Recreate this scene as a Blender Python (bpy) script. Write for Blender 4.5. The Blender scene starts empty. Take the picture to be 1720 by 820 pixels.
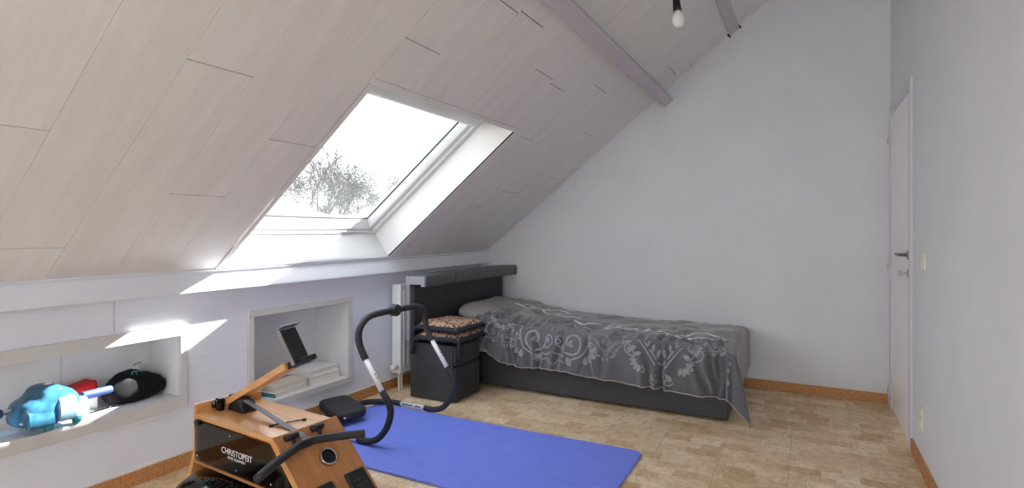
import bpy, bmesh, math, random
from mathutils import Vector, Matrix, noise
random.seed(7)
S = bpy.context.scene
col = S.collection
PI = math.pi

# ------------------------------------------------------------------ camera
FPX = 928.0
cam_d = bpy.data.cameras.new('camera')
cam = bpy.data.objects.new('camera', cam_d); col.objects.link(cam)
cam.location = (2.845, 0.0, 1.22)
cam.rotation_euler = (PI/2, 0, math.radians(28.1))
cam_d.sensor_fit = 'HORIZONTAL'; cam_d.sensor_width = 36.0
cam_d.lens = 36.0*FPX/1720.0
cam_d.shift_y = -22.0/1720.0
cam_d.clip_start = 0.02; cam_d.clip_end = 500
S.camera = cam

# ------------------------------------------------------------------ view, world, sun
S.view_settings.view_transform = 'Standard'
S.view_settings.look = 'None'
S.view_settings.gamma = 1.0
S.view_settings.use_curve_mapping = False
S.view_settings.exposure = 0.5
S.cycles.use_denoising = True
S.cycles.max_bounces = 14
S.cycles.diffuse_bounces = 10
S.cycles.transparent_max_bounces = 16
S.cycles.sample_clamp_indirect = 12.0
SKY = 3.6
SUN = 88.0
w = bpy.data.worlds.new('sky'); S.world = w; w.use_nodes = True
nt = w.node_tree; nt.nodes.clear()
def wn(t): return nt.nodes.new(t)
tc = wn('ShaderNodeTexCoord'); sep = wn('ShaderNodeSeparateXYZ'); nt.links.new(tc.outputs['Generated'], sep.inputs[0])
rmp = wn('ShaderNodeValToRGB'); nt.links.new(sep.outputs['Z'], rmp.inputs[0])
e = rmp.color_ramp.elements
e[0].position = 0.0; e[0].color = (0.84, 0.89, 0.96, 1)
e[1].position = 0.55; e[1].color = (0.56, 0.68, 0.88, 1)
k = rmp.color_ramp.elements.new(0.14); k.color = (0.74, 0.80, 0.90, 1)
nz = wn('ShaderNodeTexNoise'); nz.inputs['Scale'].default_value = 2.3; nz.inputs['Detail'].default_value = 5
nt.links.new(tc.outputs['Generated'], nz.inputs['Vector'])
cr = wn('ShaderNodeValToRGB'); cr.color_ramp.elements[0].position = 0.42; cr.color_ramp.elements[1].position = 0.72
nt.links.new(nz.outputs['Fac'], cr.inputs[0])
mx = wn('ShaderNodeMixRGB'); nt.links.new(cr.outputs[0], mx.inputs[0]); nt.links.new(rmp.outputs[0], mx.inputs[1])
mx.inputs[2].default_value = (0.90, 0.93, 0.98, 1)
bg = wn('ShaderNodeBackground'); bg.inputs['Strength'].default_value = SKY
nt.links.new(mx.outputs[0], bg.inputs[0])
wo = wn('ShaderNodeOutputWorld'); nt.links.new(bg.outputs[0], wo.inputs[0])

sun_d = bpy.data.lights.new('sun', 'SUN'); sun_d.energy = SUN; sun_d.angle = 0.0093
sun_d.color = (1.0, 0.97, 0.93)
sun = bpy.data.objects.new('sun', sun_d); col.objects.link(sun)
sun.rotation_euler = Vector((-1.0, -1.9, -1.84)).to_track_quat('-Z', 'Y').to_euler()
sun.location = (8, 14, 14)

# ------------------------------------------------------------------ materials
def lin(c):
    return tuple(((v/255.0)/12.92 if v/255.0 <= 0.04045 else ((v/255.0+0.055)/1.055)**2.4) for v in c)
MATS = {}
class NB:
    def __init__(s, name, rough=0.6, metal=0.0, spec=0.5):
        m = bpy.data.materials.new(name); m.use_nodes = True
        s.m = m; s.t = m.node_tree; s.b = s.t.nodes['Principled BSDF']; s.o = s.t.nodes['Material Output']
        s.b.inputs['Roughness'].default_value = rough; s.b.inputs['Metallic'].default_value = metal
        s.b.inputs['Specular IOR Level'].default_value = spec
        MATS[name] = m
    def n(s, t, **kw):
        x = s.t.nodes.new(t)
        for k_, v in kw.items():
            if k_ in x.inputs: x.inputs[k_].default_value = v
            else: setattr(x, k_, v)
        return x
    def l(s, a, b): s.t.links.new(a, b)
    def coord(s, kind='Object', scale=(1,1,1), loc=(0,0,0), rand=0.0):
        tc = s.n('ShaderNodeTexCoord'); mp = s.n('ShaderNodeMapping')
        mp.inputs['Scale'].default_value = scale; mp.inputs['Location'].default_value = loc
        src = tc.outputs[kind]
        if rand:
            oi = s.n('ShaderNodeObjectInfo'); ml = s.n('ShaderNodeMath', operation='MULTIPLY'); ml.inputs[1].default_value = rand
            s.l(oi.outputs['Random'], ml.inputs[0])
            ad = s.n('ShaderNodeVectorMath', operation='ADD'); s.l(src, ad.inputs[0]); s.l(ml.outputs[0], ad.inputs[1]); src = ad.outputs[0]
        s.l(src, mp.inputs['Vector']); return mp.outputs[0]
    def noise(s, vec, scale=5, detail=3, rough=0.5):
        x = s.n('ShaderNodeTexNoise', Scale=scale, Detail=detail, Roughness=rough); s.l(vec, x.inputs['Vector']); return x.outputs['Fac']
    def ramp(s, fac, stops):
        r = s.n('ShaderNodeValToRGB'); s.l(fac, r.inputs[0]); el = r.color_ramp.elements
        while len(el) < len(stops): el.new(0.5)
        for i, (p, c) in enumerate(stops): el[i].position = p; el[i].color = (*c, 1)
        return r.outputs[0]
    def mix(s, fac, a, b, mode='MIX'):
        x = s.n('ShaderNodeMixRGB', blend_type=mode)
        for inp, v in ((x.inputs[0], fac), (x.inputs[1], a), (x.inputs[2], b)):
            if hasattr(v, 'is_linked') or hasattr(v, 'links'): s.l(v, inp)
            elif isinstance(v, (int, float)): inp.default_value = v
            else: inp.default_value = (*v, 1)
        return x.outputs[0]
    def color(s, c):
        if hasattr(c, 'links'): s.l(c, s.b.inputs['Base Color'])
        else: s.b.inputs['Base Color'].default_value = (*c, 1)
    def bump(s, h, strength=0.3, dist=0.002):
        x = s.n('ShaderNodeBump', Strength=strength, Distance=dist); s.l(h, x.inputs['Height']); s.l(x.outputs[0], s.b.inputs['Normal'])
    def coat(s, v, r=0.1):
        s.b.inputs['Coat Weight'].default_value = v; s.b.inputs['Coat Roughness'].default_value = r

def plain(name, rgb, rough=0.55, metal=0.0, var=0.06, nscale=8, bump=0.0, bscale=200, spec=0.5, coat=0):
    b = NB(name, rough, metal, spec); v = b.coord()
    c = lin(rgb); f = b.noise(v, nscale, 4)
    lo = tuple(x*(1-var) for x in c); hi = tuple(min(1, x*(1+var)) for x in c)
    b.color(b.ramp(f, [(0.3, lo), (0.7, hi)]))
    if bump: b.bump(b.noise(v, bscale, 2), bump, 0.001)
    if coat: b.coat(coat)
    return b.m

plain('wall_paint', (220, 222, 226), 0.75, var=0.025, nscale=3, bump=0.12, bscale=260, spec=0.25)
def m_ribbed():
    b = NB('ribbed_wallpaper', 0.7, spec=0.25); v = b.coord()
    f = b.noise(v, 2.5, 4); c = lin((226, 230, 240))
    b.color(b.ramp(f, [(0.3, tuple(x*.96 for x in c)), (0.7, tuple(x*1.03 for x in c))]))
    v2 = b.coord(scale=(1, 6, 130)); h = b.noise(v2, 1.0, 2)
    b.bump(h, 0.7, 0.003)
m_ribbed()
def m_plank():
    b = NB('ceiling_panel_laminate', 0.45, spec=0.35); v = b.coord(scale=(1.1, 9, 1), rand=13)
    f = b.noise(v, 1.6, 6, 0.6); g = b.noise(b.coord(scale=(3, 60, 1), rand=29), 2.0, 4)
    a = b.ramp(f, [(0.25, lin((220, 218, 217))), (0.75, lin((232, 230, 229)))])
    gg = b.ramp(g, [(0.3, (0.955, 0.95, 0.945)), (0.6, (1, 1, 1))])
    b.color(b.mix(0.8, a, gg, 'MULTIPLY'))
m_plank()
plain('white_lacquer', (206, 205, 203), 0.35, var=0.015, nscale=4)
plain('sash_white', (206, 208, 208), 0.3, var=0.01, nscale=4)
plain('sill_white', (228, 231, 238), 0.4, var=0.02, nscale=6)
plain('niche_white', (222, 222, 222), 0.45, var=0.03, nscale=5)
plain('beam_paint', (196, 191, 200), 0.6, var=0.03, nscale=5, bump=0.1)
plain('door_white', (244, 240, 240), 0.4, var=0.015, nscale=2)
plain('frame_lilac', (208, 208, 218), 0.5, var=0.02)
plain('joint_dark', (96, 92, 90), 0.8)
plain('cream_plastic', (226, 220, 200), 0.35)
plain('steel', (150, 148, 146), 0.28, metal=1.0, var=0.03)
plain('chrome', (205, 205, 208), 0.12, metal=1.0, var=0.01)
plain('rubber_black', (22, 22, 24), 0.5, var=0.2, nscale=20)
plain('foam_black', (40, 41, 44), 0.62, var=0.1, nscale=60, bump=0.2, bscale=500)
plain('gloss_black', (10, 10, 12), 0.18, var=0.1)
plain('tube_white', (226, 227, 229), 0.3, var=0.01)
plain('leatherette', (56, 56, 60), 0.5, var=0.08, nscale=14, bump=0.35, bscale=420)
plain('leatherette_panel', (44, 43, 47), 0.55, var=0.12, nscale=22, bump=0.4, bscale=300)
plain('shelf_leatherette', (84, 85, 88), 0.45, var=0.06, nscale=14, bump=0.25, bscale=420)
plain('headboard_backing', (140, 141, 146), 0.5)
plain('mattress_fabric', (222, 222, 226), 0.8)
plain('pillow_grey', (150, 148, 146), 0.85, var=0.06, nscale=40, bump=0.3, bscale=500)
plain('navy_trim', (38, 38, 52), 0.85, var=0.15, nscale=60, bump=0.3)
plain('print_light', (146, 145, 150), 0.85, var=0.12, nscale=60)
plain('print_white', (235, 234, 236), 0.85, var=0.05, nscale=60)
plain('hem_pale', (150, 143, 138), 0.85, var=0.1, nscale=60)
plain('radiator_white', (224, 224, 222), 0.35, var=0.01)
plain('strap_grey', (108, 110, 116), 0.6, var=0.05, nscale=40)
plain('blue_foam', (30, 56, 118), 0.65, var=0.08, nscale=50, bump=0.3)
plain('red_cloth', (196, 22, 22), 0.6, var=0.15, nscale=20)
plain('bag_black', (16, 16, 18), 0.8, var=0.2, nscale=20, spec=0.2)
plain('teal_print', (70, 165, 170), 0.6)
plain('paper', (226, 220, 208), 0.8, var=0.04, nscale=60)
plain('book_white', (224, 222, 220), 0.5, var=0.02)
plain('book_cream', (218, 208, 188), 0.55, var=0.05, nscale=30)
plain('book_teal', (50, 128, 130), 0.5, var=0.05)
plain('book_orange', (206, 148, 74), 0.5)
plain('ground_grass', (60, 66, 46), 0.95, var=0.2, nscale=0.5)
plain('roof_pale', (90, 92, 84), 0.9, var=0.08, nscale=1.5)
plain('bark', (50, 47, 45), 0.9, var=0.2, nscale=4)
plain('leaf_dark', (40, 46, 40), 0.8, var=0.25, nscale=2)
plain('leaf_pale', (62, 66, 56), 0.8, var=0.2, nscale=2)
plain('caulk_white', (214, 206, 196), 0.6)

def m_wood(name, c1, c2, rough=0.3, scale=(2, 22, 22), coat=0.3):
    b = NB(name, rough); f = b.noise(b.coord(scale=scale, rand=7), 1.5, 5, 0.55)
    g = b.noise(b.coord(scale=tuple(x*5 for x in scale), rand=3), 1.2, 3)
    a = b.ramp(f, [(0.3, lin(c1)), (0.7, lin(c2))]); gg = b.ramp(g, [(0.35, (0.86, 0.83, 0.8)), (0.6, (1, 1, 1))])
    b.color(b.mix(1.0, a, gg, 'MULTIPLY'))
    if coat: b.coat(coat, 0.15)
m_wood('oak', (200, 142, 82), (222, 170, 108))
m_wood('oak_board', (168, 112, 66), (196, 138, 88), rough=0.35, coat=0.15)

def m_cork_tile():
    b = NB('cork_tile', 0.5, spec=0.35)
    g = b.n('ShaderNodeNewGeometry')
    br = b.n('ShaderNodeTexBrick'); b.l(g.outputs['Position'], br.inputs['Vector'])
    br.offset = 0.37; br.offset_frequency = 2; br.squash = 0.7; br.squash_frequency = 3
    br.inputs['Scale'].default_value = 1.0; br.inputs['Mortar Size'].default_value = 0.0
    br.inputs['Brick Width'].default_value = 0.165; br.inputs['Row Height'].default_value = 0.0825
    br.inputs['Color1'].default_value = (0, 0, 0, 1); br.inputs['Color2'].default_value = (1, 1, 1, 1)
    br.inputs['Bias'].default_value = 0.0
    v = b.coord('Object', rand=11)
    base = b.ramp(br.outputs['Color'], [(0.0, lin((206, 177, 136))), (0.3, lin((222, 199, 164))), (0.62, lin((228, 206, 173))), (1.0, lin((240, 222, 195)))])
    n1 = b.noise(v, 26, 6, 0.65); n2 = b.noise(v, 120, 3, 0.6); n3 = b.noise(v, 7, 3)
    c = b.mix(1.0, base, b.ramp(n1, [(0.32, (0.78, 0.72, 0.64)), (0.55, (1, 1, 1)), (0.75, (1.06, 1.05, 1.02))]), 'MULTIPLY')
    c = b.mix(1.0, c, b.ramp(n2, [(0.30, (0.62, 0.55, 0.46)), (0.42, (1, 1, 1))]), 'MULTIPLY')
    c = b.mix(0.8, c, b.ramp(n3, [(0.3, (0.9, 0.88, 0.84)), (0.7, (1.03, 1.03, 1.03))]), 'MULTIPLY')
    b.color(c); b.bump(n2, 0.12, 0.001)
m_cork_tile()
def m_cork_skirting():
    b = NB('cork_skirting', 0.6); v = b.coord()
    n1 = b.noise(v, 90, 5, 0.7)
    b.color(b.ramp(n1, [(0.3, lin((140, 88, 48))), (0.5, lin((186, 132, 82))), (0.7, lin((206, 160, 108)))]))
    b.bump(n1, 0.2, 0.001)
m_cork_skirting()
def m_mat():
    b = NB('blue_mat_foam', 0.55, spec=0.3); f = b.noise(b.coord(scale=(3, 26, 1)), 3, 5)
    b.color(b.ramp(f, [(0.3, lin((110, 128, 226))), (0.7, lin((124, 142, 236)))]))
    b.bump(b.noise(b.coord(), 600, 2), 0.1, 0.001)
m_mat()
def m_duvet():
    b = NB('duvet_charcoal', 0.85, spec=0.2); v = b.coord()
    f = b.noise(v, 5, 4); g = b.noise(b.coord(scale=(300, 300, 300)), 1.5, 2)
    b.color(b.ramp(f, [(0.3, lin((88, 87, 92))), (0.7, lin((106, 105, 110)))])); b.bump(g, 0.3, 0.001)
    b.b.inputs['Sheen Weight'].default_value = 0.45
m_duvet()
def m_leopard():
    b = NB('leopard_fabric', 0.85); v = b.coord(scale=(1, 1, 1))
    vo = b.n('ShaderNodeTexVoronoi', Scale=34, feature='F1'); b.l(v, vo.inputs['Vector'])
    n1 = b.noise(v, 30, 3); ad = b.n('ShaderNodeMath', operation='MULTIPLY_ADD'); ad.inputs[1].default_value = 0.35
    b.l(n1, ad.inputs[0]); b.l(vo.outputs['Distance'], ad.inputs[2])
    b.color(b.ramp(ad.outputs[0], [(0.30, lin((150, 110, 84))), (0.42, lin((60, 44, 42))), (0.56, lin((70, 52, 50))), (0.66, lin((176, 142, 118)))]))
m_leopard()
def m_glass(name, tint=(1, 1, 1), gl=0.06, rough=0.02, dust_veil=0.0):
    m = bpy.data.materials.new(name); m.use_nodes = True; t = m.node_tree; t.nodes.clear()
    tr = t.nodes.new('ShaderNodeBsdfTransparent'); tr.inputs[0].default_value = (*tint, 1)
    g = t.nodes.new('ShaderNodeBsdfGlossy'); g.inputs['Roughness'].default_value = rough
    nzz = t.nodes.new('ShaderNodeTexNoise'); nzz.inputs['Scale'].default_value = 6
    fr = t.nodes.new('ShaderNodeFresnel'); fr.inputs[0].default_value = 1.45
    ml = t.nodes.new('ShaderNodeMath'); ml.operation = 'MULTIPLY'; ml.inputs[1].default_value = gl*16
    t.links.new(fr.outputs[0], ml.inputs[0])
    mxx = t.nodes.new('ShaderNodeMixShader'); t.links.new(ml.outputs[0], mxx.inputs[0])
    t.links.new(tr.outputs[0], mxx.inputs[1]); t.links.new(g.outputs[0], mxx.inputs[2])
    o = t.nodes.new('ShaderNodeOutputMaterial')
    if dust_veil:  # dust and flare veil mixed into the pane to pale the view
        tl = t.nodes.new('ShaderNodeBsdfTranslucent'); tl.inputs[0].default_value = (0.9, 0.9, 0.88, 1)
        rp = t.nodes.new('ShaderNodeMapRange'); rp.inputs[3].default_value = dust_veil*0.6; rp.inputs[4].default_value = dust_veil*1.4; t.links.new(nzz.outputs['Fac'], rp.inputs[0])
        m2 = t.nodes.new('ShaderNodeMixShader'); t.links.new(rp.outputs[0], m2.inputs[0]); t.links.new(mxx.outputs[0], m2.inputs[1]); t.links.new(tl.outputs[0], m2.inputs[2]); mxx = m2
    t.links.new(mxx.outputs[0], o.inputs[0]); MATS[name] = m
m_glass('window_glass', (0.97, 0.98, 0.98), 0.03, 0.02, 0.010)
m_glass('smoked_acrylic', (0.50, 0.47, 0.43), 0.05)
m_glass('clear_plastic', (0.86, 0.88, 0.88), 0.06)
m_glass('clear_film', (0.9, 0.9, 0.9), 0.05, 0.1)
def m_aqua(name, rgb, trans):
    m = bpy.data.materials.new(name); m.use_nodes = True; t = m.node_tree; b = t.nodes['Principled BSDF']; o = t.nodes['Material Output']
    nzz = t.nodes.new('ShaderNodeTexNoise'); nzz.inputs['Scale'].default_value = 26; nzz.inputs['Detail'].default_value = 5
    tcx = t.nodes.new('ShaderNodeTexCoord'); t.links.new(tcx.outputs['Object'], nzz.inputs['Vector'])
    r = t.nodes.new('ShaderNodeValToRGB'); c = lin(rgb)
    r.color_ramp.elements[0].position = .3; r.color_ramp.elements[0].color = (*[x*.5 for x in c], 1)
    r.color_ramp.elements[1].position = .7; r.color_ramp.elements[1].color = (*[min(1, x*1.2) for x in c], 1)
    t.links.new(nzz.outputs['Fac'], r.inputs[0]); t.links.new(r.outputs[0], b.inputs['Base Color'])
    b.inputs['Roughness'].default_value = 0.12; b.inputs['Coat Weight'].default_value = 0.4
    tr = t.nodes.new('ShaderNodeBsdfTransparent'); tr.inputs[0].default_value = (*[min(1, x*1.5) for x in c], 1)
    mxx = t.nodes.new('ShaderNodeMixShader'); mxx.inputs[0].default_value = trans
    t.links.new(b.outputs[0], mxx.inputs[1]); t.links.new(tr.outputs[0], mxx.inputs[2]); t.links.new(mxx.outputs[0], o.inputs[0]); MATS[name] = m
m_aqua('aqua_plastic', (64, 124, 156), 0.35)
m_aqua('aqua_pale', (140, 172, 194), 0.3)
m_aqua('teal_wheel', (40, 140, 150), 0.15)
def m_tank():
    b = NB('speckled_black', 0.25); v = b.coord()
    vo = b.n('ShaderNodeTexVoronoi', Scale=150); b.l(v, vo.inputs['Vector'])
    b.color(b.ramp(vo.outputs['Distance'], [(0.20, (0.35, 0.35, 0.36)), (0.30, (0.012, 0.012, 0.013))]))
m_tank()
def m_opal():
    b = NB('opal_bulb', 0.18); f = b.noise(b.coord(), 10, 2)
    b.color(b.ramp(f, [(0.3, lin((222, 220, 216))), (0.7, lin((230, 228, 226)))]))
    b.b.inputs['Subsurface Weight'].default_value = 0.3; b.b.inputs['Subsurface Radius'].default_value = (.02, .02, .02)
m_opal()

# ------------------------------------------------------------------ helpers
def link(o, parent=None):
    col.objects.link(o)
    if parent is not None: o.parent = parent
    return o
def empty(name, loc=(0,0,0), rz=0, parent=None):
    o = bpy.data.objects.new(name, None); o.location = loc; o.rotation_euler = (0, 0, rz); o.empty_display_size = 0.05
    return link(o, parent)
def tag(o, label, cat, group=None):
    o['label'] = label; o['category'] = cat
    if group: o['group'] = group
    return o
def struct(o, label=None):
    o['kind'] = 'structure'
    if label: o['label'] = label
    return o
class MB:
    def __init__(s): s.b = bmesh.new()
    def box(s, x0, x1, y0, y1, z0, z1, M=None):
        vs = [s.b.verts.new((x, y, z)) for x in (x0, x1) for y in (y0, y1) for z in (z0, z1)]
        for f in ((0,1,3,2),(4,6,7,5),(0,4,5,1),(2,3,7,6),(0,2,6,4),(1,5,7,3)): s.b.faces.new([vs[i] for i in f])
        if M is not None:
            for v in vs: v.co = M @ v.co
        return s
    def prism(s, pts, ax, a0, a1, M=None):
        # pts 2-D polygon in the two other axes (cyclic order), extruded along ax from a0 to a1
        def p(q, a):
            c = [0,0,0]; o = [i for i in range(3) if i != ax]; c[o[0]] = q[0]; c[o[1]] = q[1]; c[ax] = a; return c
        A = [s.b.verts.new(p(q, a0)) for q in pts]; B = [s.b.verts.new(p(q, a1)) for q in pts]
        n = len(pts)
        s.b.faces.new(A); s.b.faces.new(B[::-1])
        for i in range(n): s.b.faces.new((A[i], B[i], B[(i+1)%n], A[(i+1)%n]))
        if M is not None:
            for v in A+B: v.co = M @ v.co
        return s
    def tube(s, pts, r, seg=12, cap=True):
        pts = [Vector(p) for p in pts]; n = len(pts); rings = []
        rr = r if isinstance(r, (list, tuple)) else [r]*n
        up = None
        for i, p in enumerate(pts):
            t = (pts[min(i+1, n-1)]-pts[max(i-1, 0)]).normalized()
            if up is None:
                up = Vector((0,0,1)) if abs(t.z) < 0.9 else Vector((1,0,0))
            a = (up - t*up.dot(t)).normalized(); b_ = t.cross(a); up = a
            rings.append([s.b.verts.new(p + (a*math.cos(2*PI*j/seg) + b_*math.sin(2*PI*j/seg))*rr[i]) for j in range(seg)])
        for i in range(n-1):
            for j in range(seg): s.b.faces.new((rings[i][j], rings[i][(j+1)%seg], rings[i+1][(j+1)%seg], rings[i+1][j]))
        if cap: s.b.faces.new(rings[0][::-1]); s.b.faces.new(rings[-1])
        return s
    def lathe(s, prof, seg=24, M=None, closed=True):
        rings = []; allv = []
        for r, z in prof:
            if r < 1e-6:
                v = s.b.verts.new((0,0,z)); rings.append([v]); allv.append(v)
            else:
                ring = [s.b.verts.new((r*math.cos(2*PI*j/seg), r*math.sin(2*PI*j/seg), z)) for j in range(seg)]
                rings.append(ring); allv += ring
        for a, b_ in zip(rings, rings[1:]):
            for j in range(seg):
                k_ = (j+1) % seg
                if len(a) == 1 and len(b_) == 1: continue
                if len(a) == 1: s.b.faces.new((a[0], b_[k_], b_[j]))
                elif len(b_) == 1: s.b.faces.new((a[j], a[k_], b_[0]))
                else: s.b.faces.new((a[j], a[k_], b_[k_], b_[j]))
        if closed:
            if len(rings[0]) > 1: s.b.faces.new(rings[0][::-1])
            if len(rings[-1]) > 1: s.b.faces.new(rings[-1])
        if M is not None:
            for v in allv: v.co = M @ v.co
        return s
    def grid(s, fn, nu, nv, cu=False, two=0):
        g = [[s.b.verts.new(fn(i/nu, j/nv)) for j in range(nv+1)] for i in range(nu+1)]
        for i in range(nu):
            for j in range(nv): s.b.faces.new((g[i][j], g[i+1][j], g[i+1][j+1], g[i][j+1]))
        return s
    def build(s, name, mat, parent=None, smooth=False, bevel=0, seg=2, solid=0, loc=None):
        bmesh.ops.recalc_face_normals(s.b, faces=s.b.faces[:])
        me = bpy.data.meshes.new(name); s.b.to_mesh(me); s.b.free()
        o = bpy.data.objects.new(name, me)
        if mat: me.materials.append(MATS[mat])
        if smooth:
            for p in me.polygons: p.use_smooth = True
        link(o, parent)
        if loc: o.location = loc
        if solid:
            md = o.modifiers.new('thickness', 'SOLIDIFY'); md.thickness = solid; md.offset = -1
        if bevel:
            md = o.modifiers.new('bevel', 'BEVEL'); md.width = bevel; md.segments = seg; md.limit_method = 'ANGLE'; md.angle_limit = math.radians(40)
            for p in me.polygons: p.use_smooth = True
            md.harden_normals = True
        return o
def box(name, mat, x0, x1, y0, y1, z0, z1, parent=None, bevel=0, seg=2, M=None):
    return MB().box(x0, x1, y0, y1, z0, z1, M).build(name, mat, parent, bevel=bevel, seg=seg)
def T(x, y, z): return Matrix.Translation((x, y, z))
def R(a, ax): return Matrix.Rotation(a, 4, ax)
def text_mesh(body, size, name, mat, parent, M, depth=0.0006, sx=1.0):
    cu = bpy.data.curves.new('lettering', 'FONT'); cu.body = body; cu.size = size; cu.extrude = depth
    cu.align_x = 'CENTER'; cu.align_y = 'CENTER'
    o = bpy.data.objects.new('lettering', cu); col.objects.link(o)
    dg = bpy.context.evaluated_depsgraph_get(); dg.update()
    me = bpy.data.meshes.new_from_object(o.evaluated_get(dg))
    bpy.data.objects.remove(o); bpy.data.curves.remove(cu)
    for v in me.vertices: v.co = M @ Vector((v.co.x*sx, v.co.y, v.co.z))
    me.materials.clear(); me.materials.append(MATS[mat]); me.name = name
    return link(bpy.data.objects.new(name, me), parent)
def smooth_path(pts, n=8):
    # Catmull-Rom through the points
    P = [Vector(p) for p in pts]; out = []
    for i in range(len(P)-1):
        p0 = P[max(i-1, 0)]; p1 = P[i]; p2 = P[i+1]; p3 = P[min(i+2, len(P)-1)]
        for k_ in range(n):
            t = k_/n
            out.append(0.5*((2*p1)+(-p0+p2)*t+(2*p0-5*p1+4*p2-p3)*t*t+(-p0+3*p1-3*p2+p3)*t**3))
    out.append(P[-1]); return out
def superell(cx, cy, cz, a, b_, c, e1=0.6, e2=0.5, nu=28, nv=18, fn=None, M=None):
    def sp(v, e_): return math.copysign(abs(v)**e_, v)
    m = MB(); g = []
    for i in range(nv+1):
        ph = -PI/2+PI*i/nv
        ring = []
        for j in range(nu):
            th = 2*PI*j/nu
            p = Vector((cx+a*sp(math.cos(ph), e1)*sp(math.cos(th), e2), cy+b_*sp(math.cos(ph), e1)*sp(math.sin(th), e2), cz+c*sp(math.sin(ph), e1)))
            if fn: p = fn(p)
            if M is not None: p = M @ p
            ring.append(m.b.verts.new(p))
        g.append(ring)
    for i in range(nv):
        for j in range(nu): m.b.faces.new((g[i][j], g[i][(j+1)%nu], g[i+1][(j+1)%nu], g[i+1][j]))
    bmesh.ops.remove_doubles(m.b, verts=m.b.verts[:], dist=1e-5)
    return m
# ================================================================== ROOM SHELL
XR = 3.362; YF = 4.68; YB = -3.0
SL = 0.791; C0 = 0.965; TH = math.atan(SL); CT = math.cos(TH); ST = math.sin(TH)
def cz(x): return C0 + SL*x
# slope frame: local x = up the slope (w), local y = room y, local z = outward normal (n)
SM = Matrix(((CT, 0, -ST, 0), (0, 1, 0, 0), (ST, 0, CT, C0), (0, 0, 0, 1)))
def wx(x): return x/CT          # slope coordinate of a point on the ceiling face at room x

# ---- floor with cork tiles
floor = struct(box('floor', 'joint_dark', -0.4, XR+0.15, YB-0.15, YF+0.15, -0.14, -0.0045), 'cork tile floor in mottled beige and tan blocks')
TS = 0.33; tm = {}
def tile_mesh(a, b_):
    key = (round(a, 3), round(b_, 3))
    if key not in tm:
        m = MB().box(0, a, 0, b_, -0.005, 0.0)
        me = bpy.data.meshes.new('tile'); m.b.to_mesh(me); m.b.free(); me.materials.append(MATS['cork_tile']); tm[key] = me
    return tm[key]
xs = [0.0, 0.123] + [0.123+TS*i for i in range(1, 10)] + [XR]
ys = [YB + TS*i for i in range(24)] + [YF]
ys = [y for y in ys if y < YF-0.02] + [YF]
for i in range(len(xs)-1):
    for j in range(len(ys)-1):
        o = bpy.data.objects.new('tile', tile_mesh(xs[i+1]-xs[i]-0.0012, ys[j+1]-ys[j]-0.0012))
        o.location = (xs[i]+0.0006, ys[j]+0.0006, random.uniform(-0.0003, 0)); link(o, floor)

# ---- left knee wall with two niches
N1 = (0.36, 1.695, 0.372, 0.683)     # y0,y1,z0,z1 of the openings
N2 = (2.125, 2.875, 0.195, 0.720)
ZS = 0.93
def wall_with_holes(m, x0, x1, ya, yb, za, zb, holes):
    yc = sorted({ya, yb, *[h[0] for h in holes], *[h[1] for h in holes]}); zc = sorted({za, zb, *[h[2] for h in holes], *[h[3] for h in holes]})
    for i in range(len(yc)-1):
        for j in range(len(zc)-1):
            my = (yc[i]+yc[i+1])/2; mz = (zc[j]+zc[j+1])/2
            if any(h[0] < my < h[1] and h[2] < mz < h[3] for h in holes): continue
            m.box(x0, x1, yc[i], yc[i+1], zc[j], zc[j+1])
wl = MB(); G_ = 0.0125; wall_with_holes(wl, -0.06, 0.0, YB, YF, -0.10, ZS, [(h[0]-G_, h[1]+G_, h[2]-G_, h[3]+G_) for h in (N1, N2)])
wall_left = struct(wl.build('wall_left', 'ribbed_wallpaper'), 'low pale blue knee wall with ribbed wallpaper and two niches')
def niche(h, depth, fw, proud, bw):
    y0, y1, z0, z1 = h; t = 0.012
    m = MB()
    m.box(-depth-t, -depth, y0-t, y1+t, z0-t, z1+t)
    m.box(-depth, 0.0, y0-t, y0, z0-t, z1+t); m.box(-depth, 0.0, y1, y1+t, z0-t, z1+t)
    m.box(-depth, 0.0, y0, y1, z1, z1+t); m.box(-depth, 0.0, y0, y1, z0-t, z0)
    n_ = m.build('niche', 'niche_white', wall_left)
    for a in ((y0-fw, y1+fw, z1, z1+bw), (y0-fw, y1+fw, z0-bw, z0), (y0-fw, y0, z0, z1), (y1, y1+fw, z0, z1)):
        box('niche_frame_board', 'white_lacquer', 0.0, proud, *a, parent=n_, bevel=0.002)
    return n_
nA = niche(N1, 0.27, 0.034, 0.020, 0.056)
for yy in (0.98, 1.30):
    box('panel_joint', 'joint_dark', -0.2702, -0.2695, yy, yy+0.0015, N1[2], N1[3], parent=nA)
nB = niche(N2, 0.31, 0.036, 0.016, 0.036)

# sill along the foot of the slope
sm = MB(); sm.prism([(0.0, 0.905), (0.098, 0.905), (0.098, 0.922), (0.055, 1.008), (-0.05, 1.008), (-0.05, 0.93), (0.0, 0.93)], 1, YB, YF)
struct(sm.build('trim_1', 'sill_white', bevel=0.003), 'white sloped sill board along the foot of the ceiling')
box('wall_seam', 'joint_dark', 0.0, 0.0004, 1.395, 1.397, 0.745, 0.905, parent=wall_left)

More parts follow.
